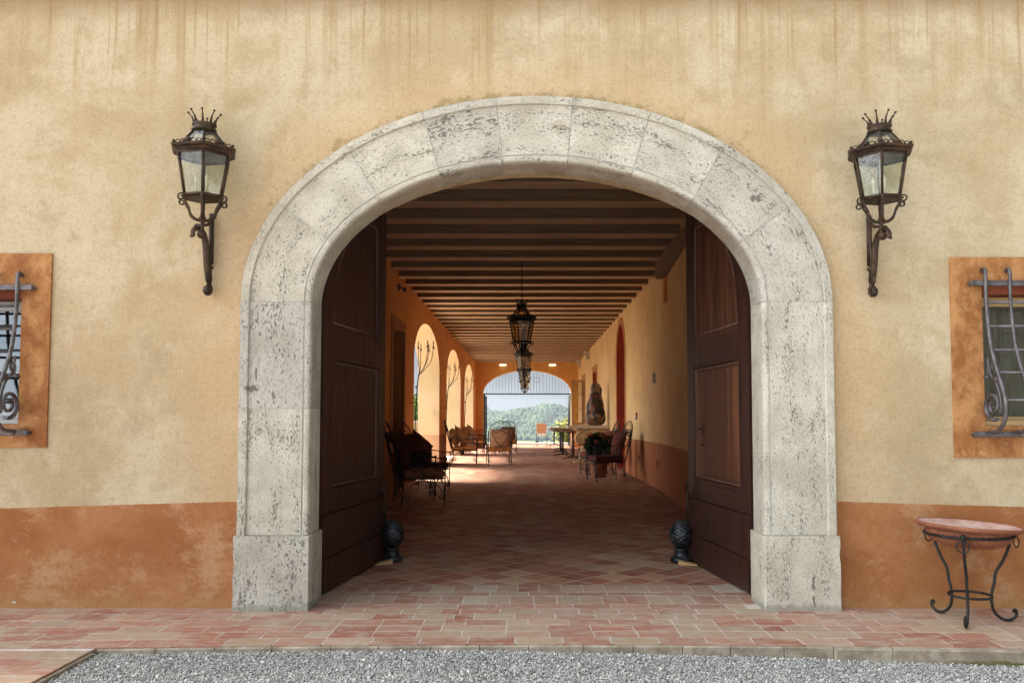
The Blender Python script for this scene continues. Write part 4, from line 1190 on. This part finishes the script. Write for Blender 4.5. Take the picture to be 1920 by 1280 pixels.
BX, BY = 2.49, -.31
st = empty('bowl_stand', (BX,BY,0), 0, 'black wrought iron three legged stand under the terracotta bowl', 'stand')
rg = MB(); rg.tube([(.232*cos(a),.232*sin(a),.498) for a in np.linspace(0,2*pi,40,endpoint=False)], .0085, 6, True); rg.build('top_ring', MAT['black'], st)
rg = MB(); rg.tube([(.112*cos(a),.112*sin(a),.148) for a in np.linspace(0,2*pi,32,endpoint=False)], .0075, 6, True); rg.build('lower_ring', MAT['black'], st)
for an in (radians(-125), radians(-5), radians(115)):
    P = lambda r, z: (r*cos(an), r*sin(an), z)
    lg = MB(); cv = bez([P(.225,.50),P(.222,.43),P(.185,.345),P(.145,.28),P(.135,.22),P(.118,.15),P(.125,.07),P(.165,.022),P(.215,.012),P(.250,.035),P(.252,.062)], 6)
    lg.tube(cv, .0085, 7); lg.tube([P(.242+a,.062+b) for a,b in spiral(0,0,.012,.004,0,radians(400),14)], .006, 6)
    lg.ball(P(.246,.505), .016, 8); lg.build('leg', MAT['black'], st)
    rn = MB(); q = Vector(P(.262,.455)); tx = Vector((-sin(an),cos(an),0))
    rn.tube([q+tx*.032*cos(t)+Vector((0,0,.032*sin(t)-.0)) for t in np.linspace(0,2*pi,20,endpoint=False)], .004, 5, True)
    rn.tube([P(.235,.50),P(.262,.498),P(.264,.485)], .005, 5); rn.build('pull_ring', MAT['black'], st)
bw = empty('bowl', (BX,BY,0), 0, 'wide ribbed terracotta bowl with a limed inside, resting on the iron stand', 'bowl'); bw.rotation_euler.y = radians(3); bw.location.x -= .027
b = MB()
b.lathe([(.0,.422),(.08,.423),(.13,.43),(.175,.447),(.208,.477),(.219,.505),(.221,.522)], n=144, cap=False, fr=lambda a,z: 1+ (.05*abs(sin(a*20)) if z < .515 else 0))
b.lathe([(.221,.522),(.262,.528),(.276,.536),(.281,.546),(.279,.555),(.271,.558),(.262,.553)], n=64, cap=False)
b.build('shell', MAT['terracotta'], bw)
b = MB(); b.lathe([(.263,.5535),(.25,.548),(.225,.535),(.17,.522),(.10,.515),(0,.512)], n=64, cap=False); b.build('lining', MAT['bowl_in'], bw)

# ------------------------------------------------------------------ wrought iron chairs
def cushion(mb, c, s, rot=None, puff=.35, n=8, pt=0.0):
    """pillow shape, s = full size"""
    b0 = len(mb.v)
    def pos(u, v, sg):
        e = (1-abs(u)**2.6)*(1-abs(v)**2.6); th = s[1]/2*(max(0,e)**.42)
        k = 1+pt*(abs(u*v))**3
        p = Vector((u*s[0]/2*k*(1-.06*(1-abs(v))*pt*3), sg*th, v*s[2]/2*k))
        p += Vector((0, .012*mnoise.noise(Vector((u*2+c[0]*5,v*2,c[1]*3)))*1.0, 0))
        return (rot @ p if rot is not None else p)+Vector(c)
    for sg in (-1,1):
        for i in range(n+1):
            for j in range(n+1): mb.v.append(tuple(pos(-1+2*i/n, -1+2*j/n, sg)))
    m = (n+1)*(n+1)
    for sgi in (0,1):
        for i in range(n):
            for j in range(n):
                a = b0+sgi*m+i*(n+1)+j; f = (a,a+n+1,a+n+2,a+1); mb.face(f if sgi == 0 else f[::-1], None, None, True)
def chair(label, loc, rz, seat, pillow, diamond=False, proto=None):
    rt = empty('garden_chair', (*loc,0), rz, label, 'chair', 'wrought iron garden chairs in the passage')
    K = MAT['black']; W = .30; r = .0095
    lean = lambda z: .27+.20*max(0,(z-.36))/.77*1.0
    for sx in (-1,1):
        m = MB(); m.tube(bez([(sx*W,-.29,0),(sx*W,-.30,.2),(sx*W,-.30,.40),(sx*W,-.31,.62)],4), r, 6); m.ball((sx*W,-.31,.635), .018, 8); m.build('leg', K, rt)
        m = MB(); m.tube([(sx*W*.97,.30,0),(sx*W*.97,.27,.2),(sx*W*.97,lean(.36),.36)], r, 6); m.build('leg', K, rt)
        a = MB()
        a.tube(bez([(sx*W,lean(.66),.66),(sx*W,.16,.675),(sx*W,-.05,.655),(sx*W,-.31,.63)],6), r*.95, 6)
        a.tube([(sx*W,lean(.86),.86),(sx*W,lean(.86)-.13,.865),(sx*W,.03,.50),(sx*W,-.0,.37)], r*.7, 6)
        a.tube([(sx*W,x_,z_) for x_,z_ in spiral(-.20,.53,.085,.015,radians(90),radians(90-520),26)], r*.7, 5)
        a.tube([(sx*W,x_,z_) for x_,z_ in spiral(.15,.52,.095,.015,radians(80),radians(80+520),26)], r*.7, 5)
        a.tube(bez([(sx*W,.06,.50),(sx*W,.0,.42),(sx*W,-.08,.385),(sx*W,-.18,.42)],5), r*.7, 5)
        a.build('arm', K, rt)
    f = MB()
    f.tube([(-W,-.30,.36),(W,-.30,.36),(W,.27,.36),(-W,.27,.36)], r, 6, True)
    for k in range(5): f.tube([(lerp(-W,W,(k+1)/6),-.30,.362),(lerp(-W,W,(k+1)/6),.27,.362)], r*.5, 4)
    f.build('seat_frame', K, rt)
    ap = MB()
    for (pa, pb) in (((-W,-.30),(W,-.30)),((W,-.30),(W,.27)),((W,.27),(-W,.27)),((-W,.27),(-W,-.30))):
        A = Vector((*pa,0)); B = Vector((*pb,0)); Lh = (B-A).length/2; D = (B-A).normalized(); Mid = (A+B)/2
        for sg in (-1,1):
            ap.tube([Mid+D*sg*x_+Vector((0,0,z_)) for x_,z_ in bez2([(0.0,.345),(.08,.315),(Lh*.55,.285),(Lh*.8,.22),(Lh*.93,.13)])], r*.62, 5)
            ap.tube([Mid+D*sg*x_+Vector((0,0,z_)) for x_,z_ in spiral(Lh*.80,.115,.042,.010,radians(20),radians(20-440),18)], r*.6, 5)
            ap.tube([Mid+D*sg*x_+Vector((0,0,z_)) for x_,z_ in spiral(Lh*.42,.325,.034,.009,radians(-90),radians(-90+420),16)], r*.55, 5)
    ap.build('apron', K, rt)
    bk = MB()
    def B(x, z, dy=0): return (x, lean(z)+dy, z)
    arch = [B(-W,.36)]+[B(-W,z) for z in (.5,.7,.84)]+[B(-W*cos(t), .84+.295*sin(t)) for t in np.linspace(0.1,pi-.1,18)]+[B(W,z) for z in (.84,.7,.5,.36)]
    bk.tube(arch, r*1.1, 6)
    w2 = W-.045
    bk.tube([B(-w2,.40)]+[B(-w2,z) for z in (.5,.7,.84)]+[B(-w2*cos(t), .84+.25*sin(t)) for t in np.linspace(.1,pi-.1,16)]+[B(w2,z) for z in (.84,.7,.5,.40)], r*.6, 5)
    for sg in (-1,1):
        bk.tube([B(sg*x_,z_) for x_,z_ in spiral(.115,.90,.098,.018,radians(-160),radians(-160-560),34)], r*.95, 5)
        bk.tube([B(sg*x_,z_) for x_,z_ in bez2([(.020,.87),(.022,.93),(.06,.99)])], r*.9, 5)
        bk.tube([B(sg*x_,z_) for x_,z_ in bez2([(.212,.90),(.20,.80),(.11,.62),(.0,.47)])], r*.95, 5)
        bk.tube([B(sg*x_,z_) for x_,z_ in spiral(.09,.43,.06,.012,radians(150),radians(150-520),22)], r*.8, 5)
    bk.build('back_frame', K, rt)
    c = MB(); c.box((-W+.012,-.30,.372),(W-.012,.24,.475), bev=.022); c.build('seat_cushion', seat, rt)
    c = MB(); tilt = Matrix.Rotation(radians(-14), 3, 'X')
    cushion(c, (0,.235,.70), (.52,.17,.48), tilt, n=10)
    c.build('back_cushion', pillow, rt)
    if diamond:
        c = MB(); rot = Matrix.Rotation(radians(-26), 3, 'X') @ Matrix.Rotation(radians(40), 3, 'Y')
        cushion(c, (.02,.06,.70), (.44,.19,.44), rot, n=10, pt=.25); c.build('throw_pillow', pillow, rt)
    return rt
CD, CO, CT, CR = MAT['cush_dark'], MAT['cush_orange'], MAT['cush_tan'], MAT['cush_rose']
chair('iron chair with dark cushions nearest the left door, facing into the passage', (-1.56,6.17), radians(110), CR, CD, False)
chair('iron chair behind the nearest left one, with a dark throw pillow', (-1.72,8.02), radians(66), CD, CD, True)
chair('iron chair with a dark cushion nearest the camera on the right side', (1.47,10.45), radians(-78), CD, CD, False)
chair('iron chair on the right side standing just behind the nearer one', (1.43,12.15), radians(-82), CD, CD, False)
chair('iron chair with orange seat and tan pillow by the left pier, facing right', (-1.72,16.25), radians(92), CO, CT, True).scale = (1.12,1.12,1.02)
chair('farthest left iron chair with a pale pillow, by the third candle stand', (-1.85,22.3), radians(88), CO, CT, True).scale = (1.12,1.12,1.02)
chair('iron chair seen from behind with heart scrolls over a tan cushion', (-.78,15.7), radians(188), CO, CT, False)
d_ = chair('iron chair half hidden behind the heart backed one', (-.72,22.9), radians(182), CO, CR, False)

# ------------------------------------------------------------------ torcheres along the left wall
def torchere(y, label):
    rt = empty('candle_stand', (-2.17, y, 0), 0, label, 'candle stand', 'tall iron candle stands along the left wall')
    s = MB(); s.tube(bez([(-.02,0,0),(-.02,0,.6),(0,0,1.2),(.03,0,1.80),(.06,0,2.02)],6), .011, 6)
    for zz in (.6,1.2,1.78): s.ball((-.01+.02*zz/1.8,0,zz), .02, 8)
    for k in range(3):
        a = 2*pi*k/3; s.tube(bez([(-.02,0,.22),(-.02+.06*cos(a),.06*sin(a),.10),(-.02+.15*cos(a),.15*sin(a),.012)],5), .009, 5)
    s.tube([(-.09,0,1.48),(.03,0,1.48)], .008, 5); s.tube([(-.085,-.03,1.48),(-.085,.03,1.48)], .01, 5)
    s.build('stem', MAT['black'], rt)
    for (dx, dy, h) in ((-.01,.03,2.60),(.05,-.05,2.55),(.16,.06,2.62),(.20,-.06,2.54),(.28,.0,2.60)):
        b = MB(); b.tube(bez([(.05,0,2.0),(.07+dx*.35,dy*.4,2.12),(.05+dx*.85,dy,2.28),(.05+dx,dy,h-.08)],5), .0065, 5)
        b.lathe([(.005,-.085),(.03,-.08),(.03,-.074),(.012,-.07),(.012,-.04)], (.05+dx,dy,h), 10)
        b.build('branch', MAT['black'], rt)
        c = MB(); c.lathe([(.010,-.05),(.010,.035),(.002,.06),(0,.062)], (.05+dx,dy,h), 8); c.build('candle', MAT['candle'], rt)
torchere(10.2, 'five armed iron candle stand in front of the nearest side arch, by the dark chairs')
torchere(15.95, 'five armed iron candle stand on the pier behind the orange seated chair')
torchere(22.25, 'farthest iron candle stand, before the third side arch')

# ------------------------------------------------------------------ console, sculpture, plant, tables
cs_ = empty('console_table', (0,16.75,0), 0, 'carved sandstone console with a large volute against the right wall', 'console')
m = MB(); m.box((1.02,-.33,.93),(2.13,.33,1.02), bev=.015); m.build('slab', MAT['slab'], cs_)
m = MB()
m.box((1.55,-.22,0),(2.10,.22,.925), bev=.02); m.box((1.28,-.2,.80),(1.55,.2,.925), bev=.02)
m.box((1.20,-.24,0),(2.1,.24,.06), bev=.01)
m.build('pedestal', MAT['console'], cs_)
m = MB()
for r_ in (.19,.135,.08): m.lathe([(r_,-.0),(r_,.0)], n=8) if 0 else None
sp = spiral(0,0,.175,.02,radians(90),radians(90+900),60)
m.tube([(1.42+a,-.235,.66+b) for a,b in sp], [.035-.018*i/60 for i in range(61)], 8)
m.prism([(1.42+.18*cos(t),.66+.18*sin(t)) for t in np.linspace(0,2*pi,28,endpoint=False)], lambda u,v,t: (u,t,v), -.225, .2)
m.prism([(1.5,.1),(1.75,.1),(1.62,.5),(1.5,.5),(1.36,.28),(1.36,.1)], lambda u,v,t: (u,t,v), -.21, .2)
m.build('volute', MAT['console'], cs_)
sc_ = MB(); n = 40; m_ = 44
pr = [(0.0,.15),(.03,.235),(.10,.262),(.22,.268),(.38,.245),(.52,.205),(.62,.175),(.74,.160),(.86,.148),(.94,.115),(.985,.06),(1.0,.0)]
for i in range(m_+1):
    t = i/m_; r = np.interp(t, [p[0] for p in pr], [p[1] for p in pr]); z = 1.16*t
    for k in range(n):
        a = 2*pi*k/n; q = r*(1+.16*mnoise.noise(Vector((cos(a)*1.6, sin(a)*1.6, z*4)))+.06*sin(a*5+z*9))
        sc_.v.append((q*cos(a), q*.85*sin(a), z))
for i in range(m_):
    for k in range(n): k2 = (k+1)%n; sc_.face((i*n+k,i*n+k2,(i+1)*n+k2,(i+1)*n+k), None, None, True)
tag(sc_.build('sculpture', MAT['sculpt'], None, (1.80,16.72,1.022)), 'tall mottled brown and red sculpture on the sandstone console', 'sculpture')

pl = empty('potted_plant', (1.40,11.3,0), 0, 'dark bushy potted plant with red leaves behind the chairs at the right', 'plant')
m = MB(); m.lathe([(.13,0),(.15,.02),(.17,.30),(.20,.40),(.19,.42),(.16,.40)], n=20); m.build('pot', CR, pl)
m = MB(); leafy(m, (0,0,.66), (.30,.26,.24), 1700, .045); m.build('foliage', MAT['leaf_dark'], pl)
for k in range(9):
    a = -pi/2+(k-4)*.33; q = Vector((.27*cos(a),.24*sin(a),.70+.16*abs(sin(k*2.1))))
    m = MB(); m.tube([q, q+Vector((.03*cos(a),.03*sin(a),.05)), q+Vector((.06*cos(a+1),.05*sin(a),-.02))], [.012,.016,.004], 5)
    m.build('red_leaf', MAT['red'], pl)

def cafe_table(x, y, label, k=0):
    rt = empty('cafe_table', (x,y,0), .1*k, label, 'table', 'pedestal cafe tables by the right wall')
    m = MB(); m.box((-.36,-.36,.80),(.36,.36,.835), bev=.008); m.build('tabletop', MAT['tabletop'], rt)
    m = MB(); m.tube([(0,0,.04),(0,0,.80)], .032, 8); m.box((-.2,-.02,.775),(.2,.02,.798)); m.box((-.02,-.2,.77),(.02,.2,.774)); m.build('pedestal', MAT['black'], rt)
    m = MB()
    for a in range(4):
        t = a*pi/2+.4; m.tube([(0,0,.07),(.18*cos(t),.18*sin(t),.055),(.33*cos(t),.33*sin(t),.012)], [.022,.018,.012], 6)
    m.build('foot', MAT['black'], rt)
for i, (x, y, lb) in enumerate(((1.32,19.1,'nearest cafe table of the row, beside the console'), (1.12,21.4,'second cafe table of the row'), (1.16,23.9,'third cafe table of the row'), (1.25,26.6,'fourth cafe table, close to the far archway'), (1.18,31.6,'cafe table outside on the terrace beyond the far archway'))):
    cafe_table(x, y, lb, i)
def cafe_chair(x, y, rz, label):
    rt = empty('cafe_chair', (x,y,0), rz, label, 'chair', 'slim cafe chairs at the tables')
    m = MB(); m.box((-.21,-.2,.49),(.21,.2,.52), bev=.006); m.build('seat', MAT['pale_seat'], rt)
    m = MB(); m.box((-.22,.19,.58),(.22,.21,1.02), bev=.006); m.build('backrest', MAT['pale_seat'], rt)
    for sx in (-1,1):
        for sy in (-1,1):
            m = MB(); m.tube([(sx*.22,sy*.22,0),(sx*.20,sy*.19,.49 if sy < 0 else 1.0)], .011, 6); m.build('leg', MAT['black'], rt)
cafe_chair(.62,31.0,radians(170),'slim chair with a pale back standing alone at the terrace table')
cafe_chair(1.72,22.6,radians(-80),'slim pale chair between the tables and the right wall, farther one')
cafe_chair(1.78,20.2,radians(-100),'slim pale chair between the tables and the right wall, nearer one')

# ------------------------------------------------------------------ gate in the far arch
gt = empty('iron_gate', (0,0,0), 0, 'black iron gate with a barred lunette across the far archway', 'gate')
m = MB(); YG = YE+.22; xc = -.05; A_ = 1.89
k = 26
for i in range(k+1):
    x = lerp(-1.80,1.72,i/k); t = (x-xc)/A_; z = 2.33+.97*sqrt(max(0,1-t*t))-.01
    m.tube([(x,YG,2.31),(x,YG,z)], .0055, 5)
    m.ball((x,YG,2.32), .016, 6)
m.build('lunette_bars', MAT['black'], gt)
m = MB(); m.box((-1.94,YG-.02,2.27),(1.84,YG+.02,2.315)); m.box((-1.93,YG-.03,0),(-1.87,YG+.03,2.268)); m.box((1.79,YG-.03,0),(1.83,YG+.03,2.268)); m.build('frame', MAT['black'], gt)
m = MB(); m.tube([(.36+.135*cos(t), YG-.03, 2.90+.105*sin(t)) for t in np.linspace(0,2*pi,24,endpoint=False)], .008, 5, True); m.build('hoop', MAT['black'], gt)
for sx, x in ((-1,-1.86),(1,1.78)):
    m = MB()
    for i in range(9):
        yy = YG+.08+i*.15; m.tube([(x,yy,.08),(x,yy,2.2)], .008, 5)
    m.box((x-.015,YG+.06,.06),(x+.015,YG+1.32,.09)); m.box((x-.015,YG+.06,2.18),(x+.015,YG+1.32,2.21)); m.build('leaf', MAT['black'], gt)

# ------------------------------------------------------------------ fittings
for x, lb in ((-1.09,'lit oblong lamp under the far joists, left of the arch top'), (1.04,'lit oblong lamp under the far joists, right of the arch top')):
    rt = empty('wall_lamp', (x,YE,3.53), 0, lb, 'lamp', 'lamps on the far wall')
    m = MB(); m.box((-.15,-.09,-.045),(.15,-.03,.045), bev=.006); m.build('diffuser', MAT['lamp'], rt)
    m = MB(); m.box((-.16,-.03,-.05),(.19,-.001,.055), bev=.004); m.build('housing', MAT['tan_frame'], rt)
rt = empty('wall_light', (XR(8.75),8.75,1.88), 0, 'slim white vertical fitting on the right wall above the base band', 'wall light')
m = MB(); m.box((-.05,-.025,-.085),(-.012,.025,.085), bev=.006); m.build('cover', MAT['white'], rt)
m = MB(); m.box((-.012,-.035,-.095),(-.001,.035,.095)); m.build('plate', MAT['tan_frame'], rt)
rt = empty('sensor_box', (2.14,11.0,1.24), 0, 'small grey box fixed above the right hand chairs', 'sensor')
m = MB(); m.box((-.045,-.03,-.07),(-.001,.03,.0), bev=.004); m.build('cover', MAT['white'], rt); m = MB(); m.box((-.035,-.025,.001),(-.001,.025,.065), bev=.004); m.build('cap', MAT['cush_tan'], rt)
for y, z, lb in ((8.55,.42,'small dark socket low on the right wall, nearer one'), (10.7,.42,'small dark socket low on the right wall, by the chairs')):
    m = MB(); m.box((-.012,-.04,-.06),(-.001,.04,.06), bev=.003); o = m.build('wall_socket', MAT['black'], None, (XR(y),y,z)); tag(o, lb, 'socket', 'sockets on the right wall')
rt = empty('spotlight', (-2.26,8.6,3.42), 0, 'small dark spotlight on the left wall under the joists', 'spotlight')
m = MB(); m.box((.001,-.04,-.05),(.03,.04,.05)); m.tube([(.03,0,0),(.10,0,-.03)], .012, 6); m.build('mount', MAT['black'], rt)
m = MB(); m.lathe([(.01,0),(.028,-.02),(.03,-.08),(.0,-.08)], (.11,0,.0), 12); m.build('shade', MAT['bronze'], rt)

# ------------------------------------------------------------------ valley air
hz = MB(); hz.box((-420,-60,-42),(420,2420,60))
hm = bpy.data.materials.new('haze'); hm.use_nodes = True; t = hm.node_tree; t.nodes.clear()
ho = t.nodes.new('ShaderNodeOutputMaterial'); pv_ = t.nodes.new('ShaderNodeVolumePrincipled')
pv_.inputs['Density'].default_value = .00014; pv_.inputs['Color'].default_value = (.78,.87,1.0,1); pv_.inputs['Anisotropy'].default_value = .2
t.links.new(pv_.outputs[0], ho.inputs['Volume'])
tag(hz.build('haze', hm), 'pale blue haze over the valley', 'haze', kind='stuff')
